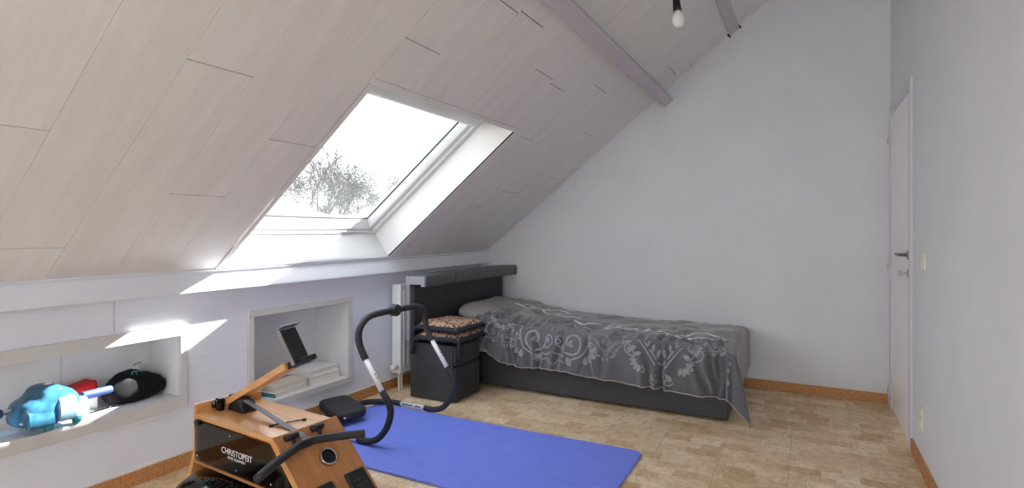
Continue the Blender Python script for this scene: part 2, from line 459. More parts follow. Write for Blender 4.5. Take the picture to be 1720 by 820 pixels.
# ---- far, right, back walls
def gable(name, y0, y1, mat):
    m = MB(); m.prism([(-0.06, -0.10), (XR+0.14, -0.10), (XR+0.14, cz(XR)+0.35), (-0.06, cz(-0.06)+0.28)], 1, y0, y1)
    return struct(m.build(name, mat))
wf = gable('wall_far', YF, YF+0.14, 'wall_paint'); wf['label'] = 'plain pale grey gable wall behind the bed'
wb = gable('wall_back', YB-0.14, YB, 'wall_paint'); wb['label'] = 'plain pale grey gable wall behind the viewer'
DY0, DY1, DZ = 3.795, 4.555, 2.012
FW = 0.06
wr = MB(); wall_with_holes(wr, XR, XR+0.14, YB, YF, -0.10, cz(XR)+0.3, [(DY0-0.004, DY1+0.004, -0.005, DZ+0.006)])
wall_right = struct(wr.build('wall_right', 'wall_paint'), 'plain pale grey wall with the white door')

# ---- door
door = struct(empty('door_1', (XR, (DY0+DY1)/2, 0)), 'white flush interior door with lever handle in lilac grey frame')
def dbox(name, mat, *a, **k_):
    o = box(name, mat, *a, parent=None, **k_); o.parent = door; o.matrix_parent_inverse = Matrix.Translation((-XR, -(DY0+DY1)/2, 0)); return o
dbox('door_leaf', 'door_white', XR-0.004, XR+0.036, DY0, DY1, 0.008, DZ, bevel=0.002)
fm = MB(); fm.box(XR-0.014, XR+0.0, DY0-FW, DY0-0.004, 0, DZ+FW+0.006); fm.box(XR-0.014, XR, DY1+0.004, DY1+FW, 0, DZ+FW+0.006); fm.box(XR-0.014, XR, DY0-0.004, DY1+0.004, DZ+0.006, DZ+FW+0.006)
fr = fm.build('door_frame', 'frame_lilac', None, bevel=0.003); fr.parent = door; fr.matrix_parent_inverse = Matrix.Translation((-XR, -(DY0+DY1)/2, 0))
for hz in (1.86, 1.0, 0.155):
    hm = MB(); hm.box(XR-0.017, XR-0.002, DY1-0.004, DY1+0.030, hz-0.05, hz+0.05); hm.tube([(XR-0.02, DY1, hz-0.05), (XR-0.02, DY1, hz+0.05)], 0.007, 10)
    h_ = hm.build('hinge', 'white_lacquer', None); h_.parent = door; h_.matrix_parent_inverse = Matrix.Translation((-XR, -(DY0+DY1)/2, 0))
    dbox('hinge_pin', 'steel', XR-0.030, XR-0.026, DY1-0.003, DY1+0.003, hz-0.045, hz-0.005)
hm = MB(); hz = 1.083; hy = DY0+0.055
Mx = Matrix.Translation((XR-0.004, hy, hz)) @ R(-PI/2, 'Y')
hm.lathe([(0.026, 0), (0.026, 0.008), (0.011, 0.010), (0.009, 0.045)], 20, Mx)
hm.tube(smooth_path([(XR-0.049, hy-0.004, hz), (XR-0.056, hy+0.02, hz), (XR-0.056, hy+0.07, hz+0.001), (XR-0.052, hy+0.125, hz)], 6), [0.0095]*7+[0.009]*6+[0.008]*6, 12)
h_ = hm.build('door_handle', 'steel', None, smooth=True); h_.parent = door; h_.matrix_parent_inverse = Matrix.Translation((-XR, -(DY0+DY1)/2, 0))
hm = MB(); kz = 0.978
hm.lathe([(0.024, 0), (0.024, 0.006), (0.012, 0.008)], 20, Matrix.Translation((XR-0.004, hy, kz)) @ R(-PI/2, 'Y'))
hm.box(XR-0.030, XR-0.011, hy-0.002, hy+0.002, kz-0.004, kz+0.004); hm.box(XR-0.055, XR-0.030, hy-0.003, hy+0.003, kz-0.012, kz+0.012)
h_ = hm.build('lock_with_key', 'steel', None, bevel=0.0015); h_.parent = door; h_.matrix_parent_inverse = Matrix.Translation((-XR, -(DY0+DY1)/2, 0))

# light switch and socket
def plate(name, y, z, hy_, hz_, label, cat, sub):
    t = tag(empty(name, (XR, y, z)), label, cat)
    box('cover_plate', 'cream_plastic', -0.009, 0.0, -hy_, hy_, -hz_, hz_, parent=t, bevel=0.003)
    if sub == 'rocker': box('rocker', 'cream_plastic', -0.014, -0.008, -hy_*0.62, hy_*0.62, -hz_*0.6, hz_*0.6, parent=t, bevel=0.003)
    else:
        for zz in (-hz_*0.45, hz_*0.45):
            m = MB(); m.lathe([(0.017, 0), (0.017, 0.003), (0.013, 0.003), (0.012, 0.0005)], 18, T(-0.009, 0, zz) @ R(-PI/2, 'Y')); m.build('socket_well', 'cream_plastic', t)
plate('light_switch', 3.40, 1.067, 0.038, 0.040, 'cream light switch on the right wall beside the door', 'switch', 'rocker')
plate('wall_socket', 3.445, 0.268, 0.030, 0.060, 'cream double wall socket low on the wall beside the door', 'socket', 'well')

# ---- skirting boards
BH = 0.072; BT = 0.012
def skirt(name, x0, x1, y0, y1, label):
    o = struct(box(name, 'cork_skirting', x0, x1, y0, y1, 0.0, BH, bevel=0.002), label)
    return o
bl = skirt('baseboard_left', 0.0, BT, YB, YF-BT, 'cork skirting board along the knee wall')
box('caulk_line', 'caulk_white', 0.0, BT*0.9, YB, YF-BT, BH, BH+0.005, parent=bl)
skirt('baseboard_far', BT, XR-0.016, YF-BT, YF, 'cork skirting board along the gable wall beside the bed')
skirt('baseboard_right', XR-BT, XR, YB, DY0-FW, 'cork skirting board along the right wall up to the door')
skirt('baseboard_back', BT, XR-BT, YB, YB+BT, 'cork skirting board along the back wall')

# ---- ceiling: roof slab with window openings, panels, beams
W_TOP = wx(XR)+0.05
WIN = [(1.875, 3.215), (-1.45, -0.25)]  # second opening is added out of view for more light
O0, O1 = 0.103, 1.467      # opening along the slope
slab = MB(); ys_ = [YB-0.14]
for a, b_ in sorted(WIN): ys_ += [a-0.02, b_+0.02]
ys_ += [YF+0.14]
for i in range(0, len(ys_), 2):
    slab.box(-0.12, W_TOP, ys_[i], ys_[i+1], 0.010, 0.30, SM)
for a, b_ in WIN:
    slab.box(-0.12, O0-0.02, a-0.02, b_+0.02, 0.010, 0.30, SM); slab.box(O1+0.06, W_TOP, a-0.02, b_+0.02, 0.010, 0.30, SM)
ceiling = struct(slab.build('ceiling', 'joint_dark'), 'sloped ceiling clad in wide pale wood-look panels')
PW = 0.2468; Y0P = 1.103
joints = {-1: 0.723, 0: 0.238, 1: 1.04, 2: 0.517, 3: 0.817, 4: 1.352, 5: 0.62, 6: 1.646, 7: 0.95, 8: 1.485, 9: 0.45, 10: 1.13, 11: 1.574, 12: 0.72, 13: 1.3, 14: 0.9}
PL = 1.012       # panel pitch measured along room x
XC0 = 0.058
def rect_minus(r, h):
    x0, x1, y0, y1 = r; a0, a1, b0, b1 = h
    if x1 <= a0 or x0 >= a1 or y1 <= b0 or y0 >= b1: return [r]
    out = []
    if x0 < a0: out.append((x0, a0, y0, y1))
    if x1 > a1: out.append((a1, x1, y0, y1))
    m0, m1 = max(x0, a0), min(x1, a1)
    if y0 < b0: out.append((m0, m1, y0, b0))
    if y1 > b1: out.append((m0, m1, b1, y1))
    return out
kmin = math.floor((YB-Y0P)/PW)
k_ = kmin
while Y0P + k_*PW < YF:
    ya = max(YB, Y0P+k_*PW+0.0005) ; yb = min(YF, Y0P+(k_+1)*PW-0.0005)
    idx = k_+0
    # joints table is keyed by column so that column 1 spans 1.103..1.35
    j = joints.get(idx+1, None)
    if j is None: j = (0.37*abs(k_)*1.7) % 1.0 + 0.2
    cuts = [XC0]; x = j
    while x - PL > XC0+0.03: x -= PL
    while x < XR-0.03: cuts.append(x); x += PL
    cuts.append(XR)
    if yb-ya > 0.01:
        for a, b_ in zip(cuts, cuts[1:]):
            rs = [(wx(a)+0.0022, wx(b_)-0.0022, ya, yb)]
            for h in WIN: rs = [q for r_ in rs for q in rect_minus(r_, (O0, O1, h[0], h[1]))]
            if not rs: continue
            m = MB()
            for q in rs: m.box(q[0], q[1], q[2], q[3], 0.0, 0.0095)
            # panel origin at its centre so the grain differs
            o = m.build('plank', 'ceiling_panel_laminate', ceiling); o.matrix_local = SM
    k_ += 1
# trims at the ceiling edges
tr = MB(); tr.box(wx(0.052), wx(0.052)+0.022, YB, YF, -0.007, 0.001, SM)
struct(tr.build('trim_2', 'sill_white', bevel=0.002), 'slim white trim along the foot of the sloped ceiling')
tr = MB(); tr.box(wx(0.06), wx(XR)-0.02, YF-0.012, YF, -0.010, 0.0, SM)
struct(tr.build('trim_3', 'ceiling_panel_laminate', bevel=0.003), 'slim pale trim where the ceiling meets the gable wall')
# purlins
def purlin(name, xa, width, depth, label):
    m = MB(); w0 = wx(xa); m.box(w0, w0+width, YB, YF, -depth, 0.0, SM)
    return struct(m.build(name, 'beam_paint', bevel=0.004), label)
purlin('ceiling_beam', 1.732, 0.088, 0.105, 'lilac grey painted roof beam crossing the ceiling beside the bulb')
b2 = purlin('ceiling_beam', 2.295, 0.088, 0.022, 'lilac grey painted roof beam flush in the ceiling near the top')
for i, dw in enumerate((-0.012, 0.088)):
    m = MB(); w0 = wx(2.295)+dw; m.box(w0, w0+0.012, YF-0.02, YF, -0.03, 0.0, SM); m.build('beam_bracket', 'rubber_black', b2)

# ---- roof windows
def skylight(name, y0, y1, label):
    win = struct(empty(name, (0, 0, 0)), label)
    def sb(nm, mat, w0, w1, a, b_, n0, n1, par=win, bevel=0.003):
        return box(nm, mat, w0, w1, a, b_, n0, n1, parent=par, bevel=bevel, M=SM)
    t = 0.016; nd = 0.215
    # reveal boards
    rv = sb('reveal_board', 'white_lacquer', O0-t, O0, y0-t, y1+t, -0.003, nd, bevel=0)
    sb('reveal_board', 'white_lacquer', O1, O1+t, y0-t, y1+t, -0.003, nd, bevel=0)
    sb('reveal_board', 'white_lacquer', O0, O1, y0-t, y0, -0.003, nd, bevel=0)
    sb('reveal_board', 'white_lacquer', O0, O1, y1, y1+t, -0.003, nd, bevel=0)
    # edging on the ceiling face
    lp = 0.028
    sb('edge_trim', 'ceiling_panel_laminate', O1-0.004, O1+lp, y0-lp, y1+lp, -0.006, -0.0005)
    sb('edge_trim', 'ceiling_panel_laminate', O0, O1-0.004, y0-lp, y0+0.003, -0.006, -0.0005)
    sb('edge_trim', 'ceiling_panel_laminate', O0, O1-0.004, y1-0.003, y1+lp, -0.006, -0.0005)
    sb('edge_trim', 'sill_white', O0-0.012, O0, y0-lp, y1+lp, -0.006, -0.0005)
    # fixed frame
    f = 0.045
    m = MB()
    m.box(O0-t, O0+0.028, y0-t, y1+t, nd, 0.315, SM); m.box(O1+0.025, O1+0.075, y0-t, y1+t, nd, 0.315, SM)
    m.box(O0+0.028, O1+0.03, y0-t, y0+f, nd, 0.315, SM); m.box(O0+0.028, O1+0.03, y1-f, y1+t, nd, 0.315, SM)
    m.build('window_frame', 'sash_white', win, bevel=0.004)
    # sash: side bars, bottom bar with bevelled face, wedge-shaped top ventilation bar
    s0, s1 = y0+f+0.003, y1-f-0.003; sw = 0.072
    m = MB()
    for a, b_ in ((s0, s0+sw), (s1-sw, s1)):
        pr = [(a, 0.232), (b_, 0.232), (b_, 0.305), (a, 0.305)]
        if a == s0: pr = [(a, 0.232), (b_-0.03, 0.232), (b_, 0.272), (b_, 0.305), (a, 0.305)]
        else: pr = [(a+0.03, 0.232), (b_, 0.232), (b_, 0.305), (a, 0.305), (a, 0.272)]
        m.prism(pr, 0, O0+0.03, O1+0.02, SM)
    sash = m.build('sash', 'sash_white', win, bevel=0.002)
    m = MB(); m.prism([(O0+0.031, 0.228), (O0+0.047, 0.228), (O0+0.098, 0.278), (O0+0.098, 0.305), (O0+0.031, 0.305)], 1, s0, s1, None)
    for v in m.b.verts: v.co = SM @ v.co
    m.build('bottom_rail', 'sash_white', sash, bevel=0.002)
    m = MB(); m.prism([(1.275, 0.205), (1.300, 0.190), (O1-0.03, 0.190), (O1+0.02, 0.215), (O1+0.022, 0.305), (O1+0.005, 0.305)], 1, s0, s1, None)
    for v in m.b.verts: v.co = SM @ v.co
    m.build('ventilation_bar', 'sash_white', sash, bevel=0.003)
    m = MB()
    m.box(O0+0.098, O1+0.008, s0+sw, s0+sw+0.006, 0.278, 0.287, SM); m.box(O0+0.098, O1+0.008, s1-sw-0.006, s1-sw, 0.278, 0.287, SM)
    m.box(O0+0.097, O0+0.103, s0+sw, s1-sw, 0.278, 0.287, SM)
    m.build('seal', 'gloss_black', sash)
    sb('pane', 'window_glass', O0+0.09, O1+0.012, s0+sw-0.01, s1-sw+0.01, 0.288, 0.292, par=sash, bevel=0)
    # sampling portal (emits nothing)
    ld = bpy.data.lights.new('daylight_portal', 'AREA'); ld.shape = 'RECTANGLE'; ld.size = O1-O0; ld.size_y = y1-y0; ld.cycles.is_portal = True
    lo = bpy.data.objects.new('daylight_portal', ld); col.objects.link(lo)
    lo.matrix_world = SM @ T((O0+O1)/2, (y0+y1)/2, 0.325)
    return win
skylight('window_1', *WIN[0], 'white framed roof window in the sloped ceiling above the sill')
for i, wv in enumerate(WIN[1:]): skylight('window_%d' % (i+2), *wv, 'white framed roof window added behind the viewer to let in fill light')  # unseen roof window added so sun and sky bounce fills the room
# ================================================================== PENDANT BULB
lamp = tag(empty('pendant_bulb', (2.2475, 2.685, 2.742)), 'bare opal bulb in black holder hanging from the sloped ceiling', 'lamp')
MLp = T(0, 0, -0.03) @ R(math.radians(-7), 'Y')
m = MB(); m.lathe([(0.0, -0.532), (0.014, -0.530), (0.0235, -0.521), (0.0295, -0.505), (0.0305, -0.492), (0.0285, -0.480), (0.0225, -0.468), (0.0165, -0.459), (0.0145, -0.448)], 28, MLp)
m.build('bulb', 'opal_bulb', lamp, smooth=True)
m = MB(); m.lathe([(0.019, -0.452), (0.0195, -0.445), (0.0165, -0.405), (0.0155, -0.385), (0.012, -0.372), (0.005, -0.368)], 24, MLp)
m.build('lamp_holder', 'gloss_black', lamp, smooth=True)
m = MB(); m.tube([MLp @ Vector((0, 0, -0.37)), MLp @ Vector((0, 0, -0.2)), MLp @ Vector((0, 0, 0.0))], 0.0035, 8); m.build('cord', 'gloss_black', lamp)
m = MB(); m.lathe([(0.04, 0.0), (0.038, -0.02), (0.012, -0.035)], 20, T(0.002, 0, -0.0) @ R(-TH, 'Y')); m.build('ceiling_rose', 'gloss_black', lamp)

# ================================================================== RADIATOR
rad = tag(empty('radiator', (0.075, 3.9, 0.13)), 'white panel radiator on the knee wall behind the headboard', 'radiator')
m = MB(); m.box(-0.04, 0.045, -0.595, 0.60, 0.0, 0.68)
m.build('panel', 'radiator_white', rad, bevel=0.006)
m = MB()
for i in range(24):
    y = -0.56+i*0.048; m.box(0.0448, 0.050, y, y+0.026, 0.05, 0.63)
m.build('convector_ribs', 'radiator_white', rad, bevel=0.002)
m = MB(); m.lathe([(0.020, 0), (0.024, 0.01), (0.024, 0.05), (0.019, 0.06)], 18, T(0.012, -0.60, 0.055) @ R(PI/2, 'X')); m.build('thermostat_valve', 'radiator_white', rad, smooth=True)
m = MB(); m.tube([(0.012, -0.575, 0.03), (0.012, -0.575, -0.13)], 0.009, 10); m.tube([(0.012, -0.545, 0.03), (0.012, -0.545, -0.13)], 0.009, 10); m.build('pipe', 'radiator_white', rad)
for y in (-0.4, 0.4): box('wall_bracket', 'radiator_white', -0.075, -0.038, y, y+0.04, 0.1, 0.6, parent=rad)

# ================================================================== HEADBOARD
hb = tag(empty('headboard', (0.26, 3.94, 0)), 'charcoal leatherette headboard with padded shelf along its top', 'headboard')
hx, hy0 = 0.26, 3.94
def hbox(nm, mat, x0, x1, y0, y1, z0, z1, par=hb, bevel=0.0, seg=2): return box(nm, mat, x0-hx, x1-hx, y0-hy0, y1-hy0, z0, z1, parent=par, bevel=bevel, seg=seg)
bk = MB(); bk.box(0.232-hx, 0.262-hx, 3.235-hy0, 3.605-hy0, 0.412, 0.825); bk.box(0.232-hx, 0.262-hx, 3.605-hy0, 4.645-hy0, 0.0, 0.825); bk.build('backing_board', 'headboard_backing', hb)
hbox('panel', 'leatherette_panel', 0.262, 0.292, 3.250, 3.566, 0.412, 0.822, bevel=0.008)
hbox('panel', 'leatherette_panel', 0.262, 0.292, 3.569, 4.59, 0.412, 0.822, bevel=0.008)
sh = hbox('shelf', 'headboard_backing', 0.225, 0.372, 3.235, 4.665, 0.826, 0.876)
def shelf_pad(y0, y1):
    m = MB(); m.prism([(0.228-hx, 0.876), (0.40-hx, 0.876), (0.40-hx, 0.812), (0.366-hx, 0.812), (0.366-hx, 0.824), (0.372-hx, 0.826), (0.408-hx, 0.80), (0.412-hx, 0.885), (0.395-hx, 0.896), (0.228-hx, 0.892)][0:0] or
            [(0.228-hx, 0.8765), (0.3725-hx, 0.8765), (0.3725-hx, 0.812), (0.400-hx, 0.808), (0.408-hx, 0.820), (0.408-hx, 0.884), (0.396-hx, 0.897), (0.228-hx, 0.893)], 1, y0-hy0, y1-hy0)
    return m.build('shelf_padding', 'shelf_leatherette', sh, bevel=0.006, seg=3)
shelf_pad(3.243, 3.628); shelf_pad(3.634, 4.665)
m = MB(); m.box(0.366-hx, 0.398-hx, 3.236-hy0, 3.2425-hy0, 0.812, 0.886); m.box(0.228-hx, 0.366-hx, 3.236-hy0, 3.2425-hy0, 0.84, 0.886); m.build('shelf_end', 'headboard_backing', sh)

# ================================================================== NIGHTSTAND
ns = tag(empty('nightstand', (0.478, 3.41, 0)), 'charcoal leatherette two drawer bedside cabinet under the cushions', 'nightstand')
box('body', 'leatherette', -0.213, 0.165, -0.172, 0.165, 0.0, 0.405, parent=ns, bevel=0.006)
for z0, z1 in ((0.012, 0.250), (0.268, 0.402)):
    box('drawer', 'leatherette', 0.166, 0.184, -0.168, 0.162, z0, z1, parent=ns, bevel=0.006)

# ================================================================== CUSHIONS
def cushion(name, z, sx, sy, h, rot, label, seed, tassels):
    t = tag(empty(name, (0.506, 3.412, z), rot), label, 'cushion', 'leopard print seat cushions on the bedside cabinet')
    def top(u, v, s_):
        a = 2*u-1; b_ = 2*v-1
        e_ = (1-abs(a)**4)*(1-abs(b_)**4)
        p = Vector((a*sx*(1-0.03*b_*b_), b_*sy*(1-0.03*a*a), 0))
        p.z = h*0.5 + s_*h*0.5*(0.35+0.65*e_**0.6)*(1 if s_ > 0 else 0.9) + 0.006*noise.noise(Vector((a*2+seed, b_*2, s_)))
        droop = max(0, abs(a)-0.86)+max(0, abs(b_)-0.86); p.z -= droop*0.09
        return p
    m = MB(); m.grid(lambda u, v: top(u, v, 1), 28, 28); m.grid(lambda u, v: top(u, v, -1), 28, 28)
    bmesh.ops.remove_doubles(m.b, verts=m.b.verts[:], dist=0.0005)
    m.build('cover', 'leopard_fabric', t, smooth=True)
    # dark piped border
    pts = []
    for i in range(4):
        for q in range(14):
            f = q/14
            a, b_ = [(-1+2*f, -1), (1, -1+2*f), (1-2*f, 1), (-1, 1-2*f)][i]
            p = top((a+1)/2, (b_+1)/2, 1); p.z = (p.z + top((a+1)/2, (b_+1)/2, -1).z)/2; pts.append(p*1.0)
    pts.append(pts[0]); m = MB(); m.tube(pts, 0.0185, 8, cap=False); m.build('piping', 'navy_trim', t, smooth=True)
    for (a, b_) in tassels:
        p = top((a+1)/2, (b_+1)/2, 1); q = Vector((p.x*1.05, p.y*1.05, 0))
        m = MB(); m.tube([(q.x, q.y, p.z), (q.x+0.008*a, q.y+0.008*b_, p.z-0.03), (q.x+0.010*a, q.y+0.010*b_, p.z-0.06), (q.x+0.012*a, q.y+0.01*b_, p.z-0.115)], [0.006, 0.009, 0.014, 0.018], 8)
        m.build('tassel', 'navy_trim', t, smooth=True)
    return t
cushion('seat_cushion', 0.424, 0.184, 0.186, 0.068, 0.03, 'lower of two stacked leopard print cushions with navy border', 1.0, [(-1, -1), (1, -1)])
cushion('seat_cushion', 0.497, 0.180, 0.182, 0.070, -0.05, 'upper of two stacked leopard print cushions with navy border', 4.0, [(-1, -1)])

# ================================================================== BED
bed = tag(empty('bed', (1.35, 4.16, 0)), 'charcoal fabric box bed base standing along the gable wall', 'bed')
box('base', 'leatherette', -1.05, 1.055, -0.44, 0.485, 0.022, 0.255, parent=bed, bevel=0.008)
for sx in (-0.75, 0.70):
    for sy in (-0.25, 0.30):
        m = MB(); m.lathe([(0.03, 0.0), (0.03, 0.0225)], 14, T(sx, sy, 0)); m.build('foot', 'rubber_black', bed)
mt = tag(box('mattress', 'mattress_fabric', 0.305, 2.385, 3.725, 4.64, 0.2585, 0.455, bevel=0.04, seg=4), 'white mattress showing beside the grey pillow', 'mattress')
def pf(p):
    d = 0.012*noise.noise(p*6)+0.006*noise.noise(p*16); return Vector((p.x+d*0.4, p.y, p.z+d))
pm = superell(0.0, 0.0, 0.0, 0.165, 0.40, 0.075, 0.75, 0.35, 44, 24, pf)
pil = tag(pm.build('pillow', 'pillow_grey', None, smooth=True), 'grey pillow leaning on the headboard', 'pillow')
pil.location = (0.475, 4.135, 0.545); pil.rotation_euler = (0, math.radians(8), 0)

# ---- duvet: cloth coordinates s (along the bed) and t (from the wall over the front edge)
XF = 2.40; YE = 3.735; YW = 4.655; RC = 0.05
def ss(a, b_, x):
    x = max(0, min(1, (x-a)/(b_-a))); return x*x*(3-2*x)
def dz_top(s, y):
    z = 0.515 - 0.035*ss(0.6, 1.7, s) + 0.055*(1-ss(0.45, 1.0, s))
    c = (y-(YE-0.02))/(YW-YE)
    z += 0.030*math.sin(PI*min(1, max(0, c)))**0.7
    z += 0.014*noise.noise(Vector((s*3.1, y*3.3, 0.3))) + 0.012*noise.noise(Vector((s*7, y*6, 2.1)))
    return z
PLEATS = [(0.585, 0.02, 0.012, 0.030), (0.64, 0.06, 0.013, 0.036), (0.71, -0.10, 0.016, 0.040), (0.865, 0.05, 0.014, 0.034), (0.93, -0.06, 0.012, 0.026), (1.065, 0.10, 0.017, 0.036), (1.30, -0.16, 0.020, 0.030),
          (1.47, 0.14, 0.018, 0.026), (1.66, -0.30, 0.026, 0.028), (1.86, 0.22, 0.020, 0.030), (1.985, 0.06, 0.014, 0.034), (2.06, -0.22, 0.018, 0.024), (2.19, 0.30, 0.022, 0.028), (2.30, 0.10, 0.014, 0.026), (2.36, -0.05, 0.012, 0.022)]
def pleat(s, b_):
    v = 0.0
    for s_i, sl, wd, d in PLEATS:
        x = s - s_i - sl*b_ - 0.010*math.sin(b_*22+s_i*9)
        if abs(x) > 6*wd: continue
        v += d*(math.exp(-(x/wd)**2) - 0.55*math.exp(-((abs(x)-2.1*wd)/(0.9*wd))**2))
    return v
def duvet(s, t):
    wtop = YW-YE                      # length on top
    a = max(0.0, s-XF); b_ = max(0.0, t-wtop)
    s_ = min(s, XF); y = YW - min(t, wtop)
    z0 = dz_top(s_, y)
    n1 = noise.noise(Vector((s*5.2, 1.7, t*0.8))); n2 = noise.noise(Vector((s*13.0, 4.1, t*1.2))); n3 = noise.noise(Vector((s*2.0, 8.0, 0)))
    def hang(d):
        # rounded edge then straight drop: returns (outward, down)
        ang = min(d/RC, PI/2) ; o = RC*math.sin(ang); dn = RC*(1-math.cos(ang))
        if d > RC*PI/2: dn += d-RC*PI/2
        return o, dn
    headf = 1-ss(0.5, 1.35, s)
    if a <= 0 and b_ <= 0:
        p = Vector((s_, y, z0))
        p.z += 0.016*n2*headf + 0.006*noise.noise(Vector((s*16, y*9, 1.0)))
        # soft crease lines running to the front edge
        p.z -= 0.010*max(0, 1-abs(noise.noise(Vector((s*3.3, 2.2, y*3.0))))*6)**1.5
        p.z -= 0.55*pleat(s, t-wtop)*ss(0.30, 0.02, abs(y-YE))
        p.z -= 0.016*max(0, n1)*ss(0.40, 0.0, abs(y-YE))
    elif a <= 0:
        o, dn = hang(b_); g = ss(0.0, 0.25, b_)
        n4 = noise.noise(Vector((s*24.0+t*3, 7.7, t*2.0))); cr_ = max(0, 1-abs(noise.noise(Vector((s*3.3+t*1.6, 2.2, t*2.2))))*5.5)**1.5; cr2 = max(0, 1-abs(noise.noise(Vector((s*6.1-t*1.1, 9.2, t*1.6))))*5)**1.5
        fold = (0.050*n1+0.024*n2*(0.6+headf*1.8)+0.008*n4*(0.6+headf*2))*g - 0.012*cr_*g - 0.008*cr2*g*(0.6+headf) - 0.95*pleat(s, b_)*ss(0.0, 0.12, b_)*(0.75+0.25*math.sin(b_*13+s*5))
        p = Vector((s_, y-o-0.022*g-fold-0.012*headf*g, z0-dn))
        p.x += 0.03*noise.noise(Vector((s*2.2, t*3.0, 5)))*g*0.5
    elif b_ <= 0:
        o, dn = hang(a); g = ss(0.0, 0.25, a)
        m1 = noise.noise(Vector((y*6, 3.3, a*0.8)))
        p = Vector((s_+o+0.018*m1*g+0.012*g, y, z0-dn))
    else:
        d = math.hypot(a, b_); ph = math.atan2(a, b_); o, dn = hang(d); g = ss(0.0, 0.3, d)
        mn = min(a, b_)
        rad_ = o + 0.010*g + 0.42*mn*(math.sin(2*ph))**0.8 + 0.022*math.sin(ph*11)*g
        p = Vector((s_+rad_*math.sin(ph), y-rad_*math.cos(ph), z0-dn*(1.0-0.04*math.sin(2*ph))))
    p.z = max(p.z, 0.012+0.01*abs(n2))
    return p
def s_head(t): return 0.46 + 0.10*ss(0.0, 0.8, t) + 0.015*math.sin(t*9) - 0.03*ss(0.85, 1.2, t)
def t_hem(s):
    h = 0.320 + 0.018*noise.noise(Vector((s*2.4, 0.4, 0))) + 0.012*ss(1.2, 2.2, s) - 0.12*(1-ss(0.50, 0.80, s))
    return YW-YE+h
S1 = XF+0.335
def uv2st(u, v):
    t = v*1.24
    s = s_head(t) + u*(S1-s_head(t)); th_ = t_hem(s); t = v*th_; s = s_head(t)+u*(S1-s_head(t)); return s, t
m = MB(); m.grid(lambda u, v: duvet(*uv2st(u, v)), 260, 130)
dv = tag(m.build('duvet', 'duvet_charcoal', None, smooth=True, solid=0.014), 'charcoal duvet with pale paisley print and white script over the bed', 'duvet')
# pale stitched hem
hemp = [duvet(*uv2st(i/150, 1.0)) for i in range(150)]
m = MB(); m.tube([p+Vector((0, -0.003, 0)) for p in hemp], 0.005, 6); m.build('hem', 'hem_pale', dv, smooth=True)
hem2 = [duvet(*uv2st(0.0, i/70)) for i in range(71)]
m = MB(); m.tube([p+Vector((-0.003, 0, 0)) for p in hem2], 0.006, 6); m.build('hem', 'duvet_charcoal', dv, smooth=True)
# ---- printed ornament: flat shapes in cloth space laid on the duvet surface
class Print:
    def __init__(s): s.m = MB()
    def P(s, q, off=0.0028):
        a, b_ = q; p = duvet(a, b_); e_ = 0.004
        n_ = (duvet(a+e_, b_)-p).cross(duvet(a, b_+e_)-p)
        if n_.length < 1e-9: return p
        n_.normalize()
        if n_.z < -0.2 or (n_.z < 0.35 and n_.y > 0.3): n_ = -n_
        if n_.y > 0 and abs(n_.z) < 0.2: n_ = -n_
        return p+n_*off
    def stroke(s, pts, wd, taper=True):
        pts = [Vector((x, y, 0)) for x, y in pts]; pts = smooth_path(pts, 4) if len(pts) < 12 else pts
        n = len(pts); L = []
        for i, p in enumerate(pts):
            t = (pts[min(i+1, n-1)]-pts[max(i-1, 0)])
            if t.length < 1e-7: continue
            t.normalize(); q = Vector((-t.y, t.x, 0)); f = i/(n-1)
            h = wd*0.5*((0.35+0.65*math.sin(PI*f)**0.6) if taper else 1)
            L.append((s.m.b.verts.new(s.P((p.x+q.x*h, p.y+q.y*h))), s.m.b.verts.new(s.P((p.x-q.x*h, p.y-q.y*h)))))
        for (a, b_), (c, d) in zip(L, L[1:]): s.m.b.faces.new((a, b_, d, c))
    def petal(s, x, y, ang, ln, wd):
        c = math.cos(ang); n_ = math.sin(ang); N = 10; L = []
        for i in range(N+1):
            f = i/N; h = wd*0.5*math.sin(PI*f**1.3)**0.7 if 0 < f < 1 else 0.0005
            L.append((s.m.b.verts.new(s.P((x+c*ln*f-n_*h, y+n_*ln*f+c*h))), s.m.b.verts.new(s.P((x+c*ln*f+n_*h, y+n_*ln*f-c*h)))))
        for (a, b_), (c2, d) in zip(L, L[1:]): s.m.b.faces.new((a, b_, d, c2))
    def spiral(s, x, y, r, turns, a0, sgn, wd):
        N = 26; s.stroke([(x+sgn*r*(1-0.8*i/N)*math.cos(a0+turns*2*PI*i/N), y+r*(1-0.8*i/N)*math.sin(a0+turns*2*PI*i/N)) for i in range(N+1)], wd, False)
    def fan(s, x, y, a0, a1, n, r0, ln, wd, sgn=1):
        for i in range(n):
            a = a0+(a1-a0)*i/(n-1); s.petal(x+sgn*r0*math.cos(a), y+r0*math.sin(a), (a if sgn > 0 else PI-a), ln, wd)
    def paisley(s, x, y, r, sgn=1, rot=0):
        pts = []
        for i in range(25):
            a = 2*PI*i/24; rr = r*(0.75+0.25*math.cos(a)); px = rr*math.cos(a)*0.75; py = rr*math.sin(a)
            if i in (0, 24): px += r*0.0
            tail = max(0, math.sin(a))**4; px += sgn*0.45*r*tail; py += r*0.5*tail
            c, n_ = math.cos(rot), math.sin(rot); pts.append((x+px*c-py*n_, y+px*n_+py*c))
        s.stroke(pts, r*0.22, False); s.petal(x-0.0*r, y-0.5*r, PI/2+rot, r*0.95, r*0.6)
